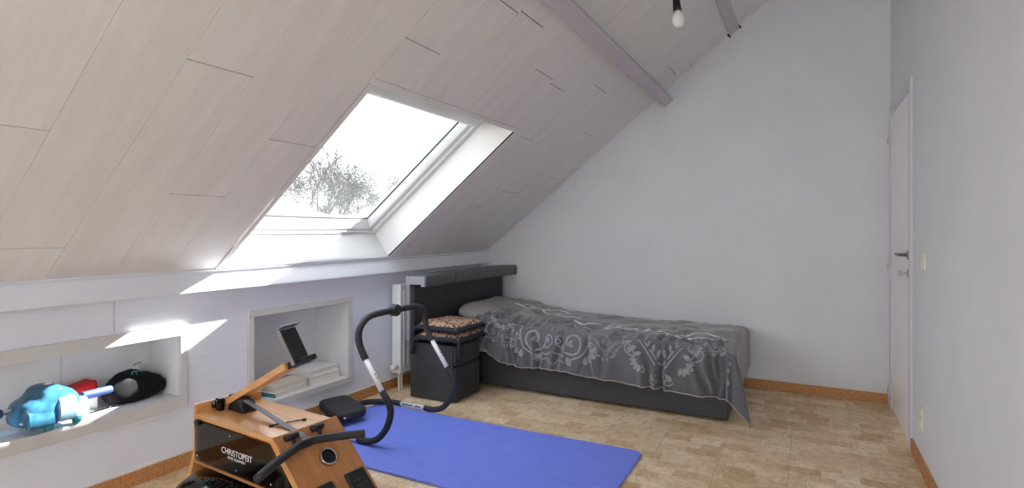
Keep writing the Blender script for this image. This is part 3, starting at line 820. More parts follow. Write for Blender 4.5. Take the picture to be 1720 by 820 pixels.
def motif_spirals(pr, cx, cy, k):
    for g in (-1, 1):
        pr.spiral(cx+g*0.16*k, cy+0.02*k, 0.10*k, 1.25, PI*0.1, -g, 0.016*k)
        pr.stroke([(cx+g*0.02*k, cy-0.05*k), (cx+g*0.06*k, cy-0.16*k), (cx+g*0.16*k, cy-0.20*k), (cx+g*0.26*k, cy-0.12*k), (cx+g*0.28*k, cy), (cx+g*0.24*k, cy+0.10*k), (cx+g*0.14*k, cy+0.15*k)], 0.013*k, False)
        pr.fan(cx+g*0.26*k, cy+0.07*k, -0.9, 1.5, 5, 0.035*k, 0.065*k, 0.038*k, g)
        pr.fan(cx+g*0.20*k, cy-0.10*k, -2.6, -0.5, 5, 0.05*k, 0.055*k, 0.026*k, g)
        pr.paisley(cx+g*0.045*k, cy+0.02*k, 0.050*k, g)
        for i in range(5):
            f = i/4; pr.petal(cx+g*(0.06+0.20*f)*k, cy+(-0.20+0.03*math.sin(f*PI))*k-0.03*k, -PI/2+g*(0.8*f-0.2), 0.05*k, 0.024*k)
        pr.petal(cx+g*0.115*k, cy+0.13*k, PI/2-g*0.5, 0.075*k, 0.05*k); pr.petal(cx+g*0.16*k, cy+0.0*k, PI*0.7, 0.05*k, 0.03*k)
        pr.stroke([(cx+g*0.005, cy+0.10*k), (cx+g*0.06*k, cy+0.13*k), (cx+g*0.10*k, cy+0.12*k)], 0.014*k)
        pr.stroke([(cx, cy+0.20*k), (cx+g*0.05*k, cy+0.16*k), (cx+g*0.10*k, cy+0.18*k)], 0.012*k)
    for i in range(7):
        pr.petal(cx+(i-3)*0.016*k, cy-0.10*k, -PI/2+(i-3)*0.28, 0.065*k, 0.02*k)
def motif_vee(pr, cx, cy, k):
    for g in (-1, 1):
        st = [(cx, cy+0.16*k), (cx+g*0.10*k, cy+0.02*k), (cx+g*0.22*k, cy-0.10*k), (cx+g*0.30*k, cy-0.17*k)]
        pr.stroke(st, 0.012*k, False); pr.stroke([(a+g*0.022*k, b_+0.012*k) for a, b_ in st], 0.009*k, False)
        for i in range(7):
            f = 0.1+0.12*i; x = cx+g*0.29*k*f; y = cy+0.15*k-0.30*k*f
            pr.petal(x-g*0.005*k, y-0.02*k, -PI/2-g*0.15, 0.055*k, 0.020*k); 
            if i > 1: pr.petal(x+g*0.035*k, y+0.02*k, (0.35 if g > 0 else PI-0.35), 0.055*k, 0.030*k)
        pr.paisley(cx+g*0.23*k, cy+0.06*k, 0.045*k, -g, g*0.5)
        pr.fan(cx+g*0.13*k, cy+0.12*k, 0.0, 1.7, 5, 0.03*k, 0.055*k, 0.026*k, g)
        pr.fan(cx+g*0.31*k, cy-0.16*k, -1.4, 1.2, 6, 0.02*k, 0.05*k, 0.024*k, g)
        pr.petal(cx+g*0.03*k, cy+0.20*k, PI/2-g*0.8, 0.06*k, 0.03*k); pr.spiral(cx+g*0.05*k, cy+0.25*k, 0.03*k, 1.1, 0, g, 0.010*k)
    pr.fan(cx, cy-0.11*k, -PI*1.05, PI*0.05+0.0, 13, 0.055*k, 0.034*k, 0.014*k); pr.fan(cx, cy-0.11*k, 0.1, PI-0.1, 11, 0.055*k, 0.036*k, 0.016*k)
    for r_ in (0.048, 0.032): pr.stroke([(cx+r_*k*math.cos(2*PI*i/20), cy-0.11*k+0.75*r_*k*math.sin(2*PI*i/20)) for i in range(21)], 0.008*k, False)
    pr.petal(cx-0.02*k, cy-0.11*k, 0, 0.04*k, 0.03*k)
WT = YW-YE
p1 = Print()
motif_spirals(p1, 1.22, WT+0.085, 0.95)
motif_spirals(p1, 1.22, WT-0.13, 0.45)
motif_vee(p1, 1.62, WT+0.10, 0.34)
motif_vee(p1, 2.00, WT+0.03, 1.0)
motif_spirals(p1, 2.02, WT-0.16, 0.42)
motif_spirals(p1, 2.28, WT+0.02, 0.34)
motif_vee(p1, 0.78, WT-0.06, 0.52); motif_spirals(p1, 0.79, WT+0.12, 0.40)
motif_spirals(p1, 0.66, WT-0.22, 0.36); motif_spirals(p1, 1.02, WT-0.30, 0.36)
motif_vee(p1, 1.56, WT-0.19, 0.40); p1.paisley(1.60, WT-0.02, 0.040, 1); p1.paisley(1.58, WT-0.10, 0.03, -1)
for i in range(5): p1.petal(XF+0.015, WT-0.02+i*0.06, 0.4*(-1)**i, 0.045, 0.03)
p1.spiral(XF-0.03, WT-0.22, 0.05, 1.3, 0.3, 1, 0.010)
p1.m.build('paisley_print', 'print_light', dv, smooth=True)
# white script running along the top of the duvet
p2 = Print()
def yt(y): return YW-y
def scribble(x0, y0, pts, k, wd):
    p2.stroke([(x0+a*k, yt(y0)-b_*k) for a, b_ in pts], wd, True)
scribble(0.60, 4.22, [(0, 0), (0.25, 0.55), (0.9, 0.75), (0.7, 0.2), (0.15, 0.0), (0.7, -0.05), (1.25, 0.5), (1.6, 0.95), (1.3, 0.9)], 0.17, 0.024)
scribble(0.86, 4.24, [(1.0, 0.7), (0.3, 0.9), (0.0, 0.3), (0.4, -0.1), (1.0, 0.2), (1.4, 0.7), (1.0, 0.75)], 0.15, 0.024)
scribble(1.05, 4.13, [(0.7, 0.6), (0.1, 0.7), (0, 0.1), (0.5, -0.15), (0.9, 0.1), (1.3, 0.15), (1.35, -0.15)], 0.15, 0.024)
scribble(1.24, 3.98, [(0, 0.35), (0.35, 0.1), (0.75, -0.02), (1.1, 0.3), (1.5, 0.55)], 0.15, 0.022)
scribble(1.30, 3.87, [(0, 0), (0.7, 0.12), (1.3, 0.45), (1.75, 0.85), (1.5, 0.3), (1.9, 0.25), (2.3, 0.65), (2.15, 0.2), (2.6, 0.3), (2.9, 0.7)], 0.15, 0.023)
scribble(1.66, 3.93, [(0, 0.2), (0.3, 0.1), (0.7, 0.55), (0.6, 0.1), (1.0, 0.1), (1.3, 0.5), (1.2, 0.1), (1.6, 0.12), (1.9, 0.5), (1.8, 0.15), (2.2, 0.1)], 0.14, 0.022)
scribble(1.88, 3.88, [(0.9, 0.85), (0.3, 0.75), (0.25, 0.4), (0.7, 0.3), (0.5, 0.0), (0.0, -0.1), (0.1, -0.25)], 0.16, 0.023)
scribble(2.00, 3.90, [(0.0, -0.35), (0.6, 0.0), (1.2, 0.7), (1.8, 0.6), (2.4, 0.1), (2.5, 0.0)], 0.15, 0.023)
scribble(2.02, 3.86, [(0.0, -0.05), (0.6, 0.0), (1.3, 0.1), (2.2, 0.25)], 0.15, 0.023)
p2.m.build('script_print', 'print_white', dv, smooth=True)

# ================================================================== EXERCISE MAT
matt = MB(); pts = []
for cx_, cy_, a0 in ((2.06-0.05, 2.99-0.05, 0), (0.20+0.05, 2.99-0.05, PI/2), (0.20+0.05, 2.150+0.05, PI), (2.06-0.05, 2.150+0.05, 1.5*PI)):
    for i in range(7): pts.append((cx_+0.05*math.cos(a0+i*PI/12), cy_+0.05*math.sin(a0+i*PI/12)))
cxm, cym = 1.13, 2.57
matt.prism([(x-cxm, y-cym) for x, y in pts], 2, 0.0, 0.013)
mo = tag(matt.build('exercise_mat', 'blue_mat_foam', None, bevel=0.003), 'blue foam exercise mat on the cork floor beside the bed', 'mat'); mo.location = (cxm, cym, 0.0)
mo.rotation_euler = (0, 0, math.radians(0.8))
# ================================================================== AB TRAINER (roll frame)
ab = tag(empty('ab_trainer', (0.5, 2.68, 0.013)), 'black and white tubular ab trainer with headrest standing on the blue mat', 'ab trainer')
RT = 0.0165
def side(y, g):     # profile points for one side, y of the side, g = direction towards the middle (+1 or -1)
    return [(0.586, y, 0.020), (0.66, y, 0.020), (0.735, y, 0.048), (0.795, y, 0.115), (0.825, y, 0.195), (0.815, y, 0.255), (0.765, y, 0.315)]
def upper(y, g):
    return [(0.645, y, 0.480), (0.605, y, 0.545), (0.590, y, 0.610), (0.596, y+g*0.012, 0.660), (0.600, y+g*0.055, 0.700), (0.596, y+g*0.12, 0.714), (0.592, y+g*0.20, 0.716), (0.590, y+g*0.30, 0.716)]
def loc(pts): return [(x-0.5, y-2.68, z-0.0) for x, y, z in pts]
YA, YBk = 2.365, 2.99
for y, g in ((YA, 1), (YBk, -1)):
    m = MB(); m.tube(smooth_path(loc(side(y, g)), 7), RT+0.002, 14); m.build('foam_grip', 'foam_black', ab, smooth=True)
    m = MB(); m.tube(smooth_path(loc([(0.772, y, 0.306), (0.64, y, 0.488)]), 2), RT-0.001, 14); wt = m.build('upright_tube', 'tube_white', ab, smooth=True)
    m = MB()
    for f in (0.40, 0.50):
        m.lathe([(0.004, 0), (0.004, 0.0015)], 10, T(0.772-0.132*f-0.5+0.0165*0.81, y-2.68-0.004, 0.306+0.182*f+0.0165*0.57) @ R(math.radians(60), 'Y'))
    m.build('adjustment_pin', 'gloss_black', wt)
    m = MB(); m.tube(smooth_path(loc(upper(y, g)), 7), RT+0.003, 14); m.build('foam_grip', 'foam_black', ab, smooth=True)
    # floor tube: white then black bend to the headrest
    m = MB(); m.tube(loc([(0.59, y, 0.020), (0.38, y, 0.020)]), RT-0.001, 14); ft = m.build('floor_tube', 'tube_white', ab, smooth=True)
    yc = y+g*0.0
    bend = [(0.385, y, 0.020), (0.30, y+g*0.004, 0.020), (0.235, y+g*0.035, 0.022), (0.19, y+g*0.09, 0.028), (0.175, y+g*0.16, 0.036), (0.185, y+g*0.23, 0.042), (0.20, y+g*0.30, 0.046)]
    m = MB(); m.tube(smooth_path(loc(bend), 7), RT+0.002, 14); m.build('foam_bend', 'foam_black', ab, smooth=True)
# dark wording on the back floor tube (too small to read)
m = MB()
for i in range(12):
    if i == 7: continue
    x = 0.41+i*0.0125; m.box(x-0.5, x-0.5+0.009, YBk-2.68-0.0166, YBk-2.68-0.0150, 0.0225, 0.030 if i % 3 else 0.033)
m.build('lettering', 'rubber_black', ab)
# centre joint with round knob
m = MB(); m.lathe([(0.033, -0.026), (0.037, -0.020), (0.037, 0.020), (0.033, 0.026)], 28, T(0.09, 0, 0.716) @ R(PI/2, 'Y')); m.lathe([(0.022, -0.05), (0.022, 0.05)], 16, T(0.09, 0, 0.716) @ R(PI/2, 'X'))
jn = m.build('hinge_joint', 'foam_black', ab, bevel=0.003)
m = MB(); m.lathe([(0.0, 0.0045), (0.004, 0.004), (0.005, 0.0)], 12, T(0.116, 0, 0.716) @ R(PI/2, 'Y')); m.build('rivet', 'chrome', jn)
# headrest pad
Mh = T(0.215-0.5, 2.615-2.68, 0.070) @ R(math.radians(-17), 'Z') @ R(math.radians(6), 'Y')
def hf(p):
    p = Vector(p); p.z -= 0.10*(p.y)**2*6 - 0.004; return p
hm_ = superell(0, 0, 0, 0.150, 0.110, 0.034, 0.45, 0.42, 48, 24, None, Mh)
pad = hm_.build('headrest', 'foam_black', ab, smooth=True)
Mt = Mh @ T(0.137, 0.0, -0.001) @ R(PI/2, 'Z') @ R(math.radians(66), 'X')
m = MB(); m.lathe([(0.0085, 0.0), (0.0085, 0.0012)], 20, Mt @ T(-0.062, 0, 0.011)); m.build('logo_dot', 'print_white', pad)
m = MB(); xx = -0.046
for i, wd in enumerate((0.008, 0.007, 0.007, 0.006, 0.008, 0.005, 0.007, 0.007, 0.006)):
    h1 = (0.004, 0.004, 0.004, 0.004, 0.007, 0.004, 0.007, 0.004, 0.004)[i]; h0 = -0.0075 if i == 0 else -0.004
    m.box(xx, xx+wd, h0, h1, 0.011, 0.0125, Mt); xx += wd+0.0028
m.build('wordmark', 'print_light', pad)

# ================================================================== ROWING MACHINE
rw = tag(empty('rowing_machine', (0.595, 1.555, 0), math.radians(-4)), 'oak rowing machine with smoked side panel, tablet arm and black pull handle', 'rowing machine')
HW = 0.125
# front stand: bent board with rounded top corners
m = MB(); prof = [(-0.019, 0.492), (-0.002, 0.492), (-0.002, 0.30), (-0.115, 0.0), (-0.14, 0.0), (-0.023, 0.30)]
m.prism(prof, 1, -HW-0.012, HW+0.012); st = m.build('front_stand', 'oak', rw, bevel=0.006)
m = MB(); m.box(-0.002, 0.045, HW-0.01, HW+0.012, 0.40, 0.492); m.build('stand_corner', 'oak', st, bevel=0.006)
# housing
box('top_board', 'oak', -0.002, 0.55, -HW-0.012, HW+0.012, 0.432, 0.452, parent=rw, bevel=0.003)
box('inner_beam', 'oak', 0.0, 0.62, HW-0.03, HW, 0.17, 0.30, parent=rw, bevel=0.002)
box('far_side_panel', 'smoked_acrylic', 0.0, 0.55, HW+0.006, HW+0.010, 0.26, 0.430, parent=rw)
m = MB(); m.prism([(0.28, 0.14), (0.32, 0.14), (0.50, 0.432), (0.455, 0.432)], 1, 0.0, 0.05); m.build('inner_brace', 'oak', rw)
pn = MB(); pn.prism([(0.0, 0.428), (0.535, 0.428), (0.62, 0.36), (0.62, 0.262), (0.0, 0.268)], 1, -HW-0.016, -HW-0.012); pan = pn.build('side_panel', 'smoked_acrylic', rw)
box('panel_strip', 'oak_board', 0.0, 0.64, -HW-0.018, -HW-0.006, 0.252, 0.262, parent=rw)
for x, z in ((0.022, 0.41), (0.022, 0.285), (0.30, 0.285), (0.52, 0.285), (0.26, 0.412)):
    m = MB(); m.lathe([(0.005, 0), (0.004, 0.004), (0, 0.0045)], 10, T(x, -HW-0.0162, z) @ R(PI/2, 'X')); m.build('screw', 'chrome', pan, smooth=True)
text_mesh('CHRISTOPEIT', 0.034, 'lettering', 'print_white', pan, T(0.30, -HW-0.0168, 0.347) @ R(PI/2, 'X'), 0.0003)
text_mesh('SPORT EQUIPMENT', 0.0135, 'lettering', 'print_white', pan, T(0.30, -HW-0.0168, 0.325) @ R(PI/2, 'X'), 0.0003)
m = MB(); m.lathe([(0.02, -0.02), (0.205, -0.02), (0.212, -0.012), (0.212, 0.012), (0.205, 0.02), (0.02, 0.02)], 48, T(0.34, -0.03, 0.085) @ R(PI/2, 'X'))
m.build('flywheel', 'gloss_black', rw, smooth=False)
# water tank under the housing
m = MB(); m.lathe([(0.0, 0.243), (0.20, 0.238), (0.225, 0.220), (0.232, 0.18), (0.232, 0.07), (0.21, 0.05), (0.0, 0.05)], 48, T(0.255, -0.105, 0))
tk = m.build('water_tank', 'clear_plastic', rw, smooth=True)
m = MB(); m.lathe([(0.0, 0.236), (0.200, 0.231), (0.210, 0.205), (0.205, 0.06), (0.0, 0.06)], 48, T(0.262, -0.105, 0)); m.build('dark_water', 'speckled_black', tk, smooth=True)
m = MB(); m.tube([(0.255+0.238*math.cos(2*PI*i/48), -0.105+0.238*math.sin(2*PI*i/48), 0.12) for i in range(49)], 0.010, 8, cap=False); m.build('tank_rim', 'oak_board', tk, smooth=True)
for sx in (0.06, 0.49): box('tank_foot', 'oak', sx-0.02, sx+0.02, -0.24, 0.10, 0.0, 0.051, parent=rw)
# foot board at 45 degrees with two foot plates and a round display
FB = T(0.545, 0, 0.455) @ R(math.radians(45), 'Y')     # local x runs down the board, z is its outer normal
def fbox(nm, mat, x0, x1, y0, y1, z0, z1, bevel=0, par=rw): 
    o = box(nm, mat, x0, x1, y0, y1, z0, z1, bevel=bevel, parent=par); o.matrix_local = FB; return o
fb = fbox('foot_board', 'oak_board', -0.012, 0.42, -HW-0.02, HW+0.02, -0.026, 0.0, 0.004)
sd = fbox('board_edge', 'oak', -0.012, 0.42, -HW-0.024, -HW-0.0205, -0.026, 0.0)
for y in (-0.072, 0.078):
    fp = fbox('foot_plate', 'rubber_black', 0.225, 0.41, y-0.046, y+0.046, 0.0005, 0.014, 0.010)
    m = MB()
    for i in range(5): m.box(0.265+i*0.025, 0.275+i*0.025, y-0.03, y+0.03, 0.0142, 0.018)
    o = m.build('tread_rib', 'rubber_black', rw, bevel=0.002); o.matrix_local = FB; o['label'] = 'raised ribs of the foot plate'
    o.parent = fp; o.matrix_local = Matrix.Identity(4)
m = MB(); m.lathe([(0.034, 0.0005), (0.0345, 0.012), (0.033, 0.014), (0.0295, 0.014), (0.0285, 0.011)], 36, T(0.138, 0.012, 0)); o = m.build('display_ring', 'chrome', rw, smooth=True); o.matrix_local = FB
m = MB(); m.lathe([(0.0, 0.0125), (0.0285, 0.0125), (0.0285, 0.001)], 32, T(0.138, 0.012, 0)); d_ = m.build('display', 'gloss_black', rw); d_.matrix_local = FB
# rails, seat and rear foot (towards the viewer, below the frame)
for y in (-0.06, 0.06): box('rail', 'oak', 0.56, 1.95, y-0.018, y+0.018, 0.10, 0.16, parent=rw, bevel=0.003)
box('rear_foot', 'oak', 1.90, 1.96, -0.18, 0.18, 0.0, 0.10, parent=rw, bevel=0.004)
o = superell(1.5, 0, 0.20, 0.12, 0.16, 0.035, 0.5, 0.6).build('seat', 'foam_black', rw, smooth=True)
box('seat_carriage', 'rubber_black', 1.42, 1.58, -0.09, 0.09, 0.162, 0.18, parent=rw)
# handle
hp = [(0.70, -0.315, 0.415), (0.655, -0.22, 0.420), (0.618, -0.13, 0.424), (0.600, -0.07, 0.427), (0.608, -0.01, 0.427), (0.652, 0.07, 0.424), (0.70, 0.145, 0.420)]
m = MB(); m.tube(smooth_path(hp, 7), 0.0155, 16); hd = m.build('pull_handle', 'foam_black', rw, smooth=True)
m = MB(); m.lathe([(0.017, -0.02), (0.0175, 0.0), (0.017, 0.02)], 18, T(0.602, -0.055, 0.427) @ R(PI/2, 'X')); m.build('handle_clamp', 'rubber_black', hd)
for y in (-0.085, 0.03):
    m = MB(); m.tube([(0.560, y-0.026, 0.452), (0.560, y+0.026, 0.452)], 0.012, 12); m.tube([(0.560, y, 0.452), (0.585, y, 0.420)], 0.007, 8)
    hk = m.build('handle_rest', 'rubber_black', rw, smooth=True)
    m = MB(); m.lathe([(0.008, 0), (0.008, 0.003)], 12, T(0.560, y+0.026, 0.452) @ R(-PI/2, 'X')); m.build('rest_screw', 'steel', hk)
# strap from the roller block to the handle
sp = smooth_path([(0.145, -0.005, 0.500), (0.30, -0.02, 0.482), (0.45, -0.035, 0.462), (0.560, -0.045, 0.452), (0.598, -0.05, 0.436)], 6)
m = MB(); L = []
for p in sp: L.append((m.b.verts.new(p+Vector((0, -0.012, 0))), m.b.verts.new(p+Vector((0, 0.012, 0)))))
for (a, b_), (c, d) in zip(L, L[1:]): m.b.faces.new((a, b_, d, c))
m.build('strap', 'strap_grey', rw, solid=0.003)
bx = MB(); bx.prism([(0.06, 0.4525), (0.175, 0.4525), (0.160, 0.490), (0.12, 0.512), (0.075, 0.500)], 1, -0.035, 0.03); bx.build('roller_block', 'rubber_black', rw, bevel=0.004)
m = MB()
m.box(0.02, 0.055, -0.065, -0.045, 0.4525, 0.505); m.box(0.02, 0.055, -0.005, 0.015, 0.4525, 0.505); m.tube([(0.038, -0.075, 0.490), (0.038, 0.02, 0.490)], 0.010, 12); m.tube([(0.005, -0.07, 0.470), (0.005, -0.03, 0.470)], 0.012, 12)
m.build('arm_hinge', 'gloss_black', rw, bevel=0.002)
m = MB(); m.lathe([(0.012, 0), (0.013, 0.012), (0.008, 0.016)], 14, T(0.03, -HW-0.016, 0.425) @ R(PI/2, 'X')); m.build('side_knob', 'rubber_black', rw, smooth=True)
for (x, y) in ((0.40, -0.06), (0.45, 0.055)):
    m = MB(); m.lathe([(0.009, 0), (0.008, 0.006), (0, 0.007)], 12, T(x, y, 0.4525)); m.build('top_screw', 'rubber_black', rw, smooth=True)
m = MB(); m.tube([(0.40, -0.06, 0.457), (0.42, -0.02, 0.457), (0.45, 0.055, 0.457)], 0.0025, 6); m.build('top_cord', 'rubber_black', rw)
# slotted arm with tablet holder
A0 = Vector((0.05, -0.005, 0.482)); A1 = Vector((0.455, -0.002, 0.690)); al = (A1-A0).length
ang = -math.atan2(A1.z-A0.z, A1.x-A0.x)
MA = Matrix.Translation(A0) @ R(ang, 'Y')
m = MB()
m.box(0, al, -0.034, -0.022, -0.012, 0.014, MA); m.box(0, al, 0.022, 0.034, -0.012, 0.014, MA)
for x0, x1 in ((0, 0.09), (0.17, 0.20), (0.28, 0.31), (0.39, al)): m.box(x0, x1, -0.022, 0.022, -0.006, 0.010, MA)
m.build('tablet_arm', 'oak', rw, bevel=0.002)
m = MB(); m.box(al-0.005, al+0.03, -0.02, 0.02, -0.014, 0.012, MA); m.tube([MA @ Vector((al+0.02, 0, 0)), MA @ Vector((al+0.035, 0, 0.05))], 0.010, 10); m.build('holder_joint', 'rubber_black', rw, bevel=0.002)
MH = MA @ T(al+0.052, 0.0, 0.068) @ R(-ang, 'Y') @ R(math.radians(14), 'Z') @ R(math.radians(-30), 'Y')   # local z up the plate, x outward to the rower
ph = box('tablet_holder', 'rubber_black', -0.010, 0.0, -0.046, 0.046, -0.078, 0.068, parent=rw, bevel=0.003, M=MH)
box('holder_rim', 'steel', -0.012, 0.004, -0.0505, -0.0465, -0.078, 0.071, parent=ph, M=MH)
m = MB(); m.box(-0.012, 0.032, -0.048, 0.048, -0.087, -0.0785, MH); m.box(0.025, 0.032, -0.048, 0.048, -0.0785, -0.066, MH); m.build('lower_ledge', 'rubber_black', ph, bevel=0.002)
m = MB(); m.box(-0.012, 0.026, -0.048, 0.048, 0.0715, 0.077, MH); m.build('upper_clip', 'steel', ph, bevel=0.002)

# ================================================================== NICHE CONTENTS
NZ = 0.372
# aqua ab roller with blue foam grips
ar = tag(empty('ab_roller', (-0.045, 1.152, NZ), math.radians(4)), 'translucent aqua plastic ab roller with blue foam handles in the long niche', 'ab roller')
sil = [(-0.125, 0.055), (-0.118, 0.115), (-0.095, 0.135), (-0.06, 0.142), (-0.045, 0.175), (-0.015, 0.188), (0.03, 0.188), (0.055, 0.170), (0.085, 0.158), (0.108, 0.125), (0.122, 0.07), (0.118, 0.035), (-0.05, 0.022), (-0.115, 0.035)]
def body_loft(sx):
    m = MB(); rings = []
    for x, k in ((-sx, 0.72), (-sx*0.8, 0.93), (-sx*0.3, 1.0), (sx*0.3, 1.0), (sx*0.75, 0.92), (sx, 0.74)):
        rings.append([m.b.verts.new((x, y*k, 0.095+(z-0.095)*(0.55+0.45*k))) for y, z in sil])
    n = len(sil)
    for a, b_ in zip(rings, rings[1:]):
        for i in range(n): m.b.faces.new((a[i], a[(i+1)%n], b_[(i+1)%n], b_[i]))
    m.b.faces.new(rings[0]); m.b.faces.new(rings[-1][::-1]); return m
o = body_loft(0.085).build('shell', 'aqua_plastic', ar, smooth=True); md_ = o.modifiers.new('round', 'SUBSURF'); md_.levels = 2; md_.render_levels = 2
m = MB(); m.prism([(0.05, 0.030), (0.100, 0.036), (0.094, 0.120), (0.080, 0.142), (0.05, 0.146)], 1, 0.005, 0.072); m.build('front_cover', 'aqua_pale', ar, bevel=0.006)
m = MB(); m.prism([(0.05, 0.028), (0.086, 0.034), (0.078, 0.098), (0.05, 0.116)], 1, 0.0725, 0.128); m.build('front_cover', 'aqua_pale', ar, bevel=0.005)
m = MB(); m.prism([(0.05, 0.028), (0.090, 0.032), (0.082, 0.095), (0.05, 0.122)], 1, -0.10, 0.0045); m.build('front_cover', 'aqua_plastic', ar, bevel=0.006)
for x in (-0.05, 0.06):
    for y in (-0.02, 0.085):
        m = MB(); m.lathe([(0.012, -0.012), (0.0235, -0.010), (0.025, -0.004), (0.025, 0.004), (0.0235, 0.010), (0.012, 0.012)], 24, T(x, y, 0.0252) @ R(PI/2, 'X')); m.build('wheel', 'teal_wheel', ar, smooth=True)
m = MB(); m.lathe([(0.0, 0.003), (0.014, 0.002), (0.015, 0.0)], 20, T(0.0, 0.01, 0.188)); m.build('badge', 'print_white', ar, smooth=True)
for g, y0, y1, y2 in ((-1, -0.09, -0.155, -0.30), (1, 0.10, 0.135, 0.262)):
    zc = 0.100 if g > 0 else 0.108
    m = MB(); m.tube([(0.005, y0, zc), (0.005, y1-g*0.0, zc), (0.005, y1+g*0.03, zc)], 0.0095, 14); m.build('axle_rod', 'chrome', ar, smooth=True)
    m = MB(); m.tube([(0.005, y1, zc), (0.005, y1+g*0.006, zc), (0.005, y2-g*0.006, zc), (0.005, y2, zc)], [0.017, 0.0185, 0.0185, 0.015], 18); m.build('foam_handle', 'blue_foam', ar, smooth=True)
# black drawstring pouch
def bagf(p):
    q = Vector(p); f = (q.y+0.15)/0.30
    q.z = max(0.001, q.z*(1.0-0.38*max(0, abs(f-0.38)-0.12)*1.7) + 0.010*noise.noise(q*14) + 0.006*noise.noise(q*30))
    q.x += 0.010*noise.noise(q*11+Vector((3, 0, 0))); return q
bg_ = superell(0, 0, 0.072, 0.072, 0.145, 0.080, 0.85, 0.75, 56, 36, bagf)
bag = tag(empty('drawstring_pouch', (-0.135, 1.556, NZ), math.radians(3)), 'black cloth pouch with teal logo at the end of the long niche', 'pouch')
bo = bg_.build('cloth', 'bag_black', bag, smooth=True)
m = MB(); m.grid(lambda u, v: Vector((-0.03+0.06*u, 0.105+0.045*v, 0.082-0.018*v+0.006*math.sin(u*9)+0.004*math.sin(v*12))), 12, 8); m.build('gathered_mouth', 'bag_black', bag, smooth=True, solid=0.014)
m = MB(); m.tube(smooth_path([(-0.03, -0.02, 0.13), (-0.05, 0.03, 0.165), (-0.045, 0.06, 0.172)], 5), 0.0018, 6); m.build('drawstring', 'bag_black', bag)
Mb = T(0.034, -0.012, 0.146) @ R(PI/2, 'Z') @ R(math.radians(38), 'X')
m = MB()
for (x0, y0, x1, y1, wd) in ((-0.03, -0.012, -0.016, 0.004, 0.007), (-0.010, -0.013, 0.010, -0.018, 0.007), (-0.012, 0.004, 0.008, -0.003, 0.007), (0.014, -0.012, 0.030, 0.006, 0.007)):
    a = math.atan2(y1-y0, x1-x0); m.box(0, math.hypot(x1-x0, y1-y0), -wd/2, wd/2, 0.002, 0.0035, Mb @ T(x0, y0, 0) @ R(a, 'Z'))
m.build('teal_logo', 'teal_print', bo)
m = MB(); Mb2 = Mb @ T(0, 0.026, -0.001)
for (x0, y0, x1, y1) in ((-0.014, 0.0, 0.004, 0.002), (-0.012, 0.008, 0.006, 0.010), (-0.004, -0.006, 0.006, -0.001), (0.012, 0.012, 0.020, -0.006), (-0.022, 0.012, -0.016, 0.004)):
    a = math.atan2(y1-y0, x1-x0); m.box(0, math.hypot(x1-x0, y1-y0), -0.0022, 0.0022, 0.001, 0.003, Mb2 @ T(x0, y0, 0) @ R(a, 'Z'))
m.build('white_logo', 'print_white', bo)
# red folded cloth and clear bag behind
rd = superell(0, 0, 0.03, 0.05, 0.065, 0.03, 0.5, 0.4, 32, 16, lambda p: p+Vector((0, 0, 0.008*noise.noise(p*22))))
ro = tag(rd.build('folded_cloth', 'red_cloth', None, smooth=True), 'red folded cloth at the back of the long niche', 'cloth'); ro.location = (-0.205, 1.352, NZ+0.066); ro.rotation_euler = (math.radians(14), 0, 0.1)
bxs = tag(empty('storage_tray', (-0.208, 1.33, NZ)), 'low white tray under the red cloth in the long niche', 'tray')
m = MB(); m.box(-0.058, 0.055, -0.12, 0.07, 0.0, 0.004); m.box(-0.058, -0.054, -0.12, 0.07, 0.004, 0.052); m.box(0.051, 0.055, -0.12, 0.07, 0.004, 0.052); m.box(-0.054, 0.051, -0.12, -0.116, 0.004, 0.052); m.box(-0.054, 0.051, 0.066, 0.07, 0.004, 0.052)
m.build('tray', 'tube_white', bxs)
cb = superell(0, 0, 0.04, 0.03, 0.045, 0.04, 0.8, 0.7, 28, 16, lambda p: p+Vector((0.012*noise.noise(p*30), 0.012*noise.noise(p*34), 0.012*noise.noise(p*28))))
co = tag(cb.build('plastic_bag', 'clear_film', None, smooth=True), 'crumpled clear plastic bag beside the red cloth', 'bag'); co.location = (-0.205, 1.232, NZ+0.052)
rod_ = MB(); rod_.tube([(0, -0.06, 0.004), (0, 0.10, 0.010), (0, 0.12, 0.011)], [0.003, 0.0045, 0.0045], 8)
rr_ = tag(rod_.build('black_rod', 'gloss_black', None, smooth=True), 'thin black rod lying beside the blue handle in the niche', 'rod'); rr_.location = (-0.075, 1.31, NZ)
# books in the square niche
BZ = 0.195
def book(name, x0, x1, y0, y1, z0, z1, cover, label, rot=0, spine_mat=None):
    cx_, cy_ = (x0+x1)/2, (y0+y1)/2; a, b_ = (x1-x0)/2, (y1-y0)/2
    t = tag(empty(name, (cx_, cy_, z0), rot), label, 'book', 'books lying in the square niche'); h = z1-z0; c = 0.003
    box('cover', cover, -a, a, -b_, b_, 0, c, parent=t); box('cover', cover, -a, a, -b_, b_, h-c, h, parent=t)
    box('spine', spine_mat or cover, -a, a, -b_, -b_+0.003, c, h-c, parent=t)
    box('pages', 'paper', -a+0.004, a-0.004, -b_+0.003, b_-0.005, c, h-c, parent=t); return t
book('book', -0.185, -0.030, 2.285, 2.555, BZ, BZ+0.030, 'book_white', 'lower pale book with teal spine in the square niche', 0.10, 'book_teal')
book('book', -0.180, -0.030, 2.300, 2.555, BZ+0.0302, BZ+0.064, 'book_cream', 'cream paperback lying on the book with the teal spine', 0.03)
book('book', -0.235, -0.035, 2.590, 2.840, BZ, BZ+0.058, 'book_white', 'thick white book at the base of the right hand pile', -0.04)
book('book', -0.250, -0.045, 2.575, 2.835, BZ+0.0582, BZ+0.095, 'book_white', 'thinner white book on top of the thick white book', 0.02)

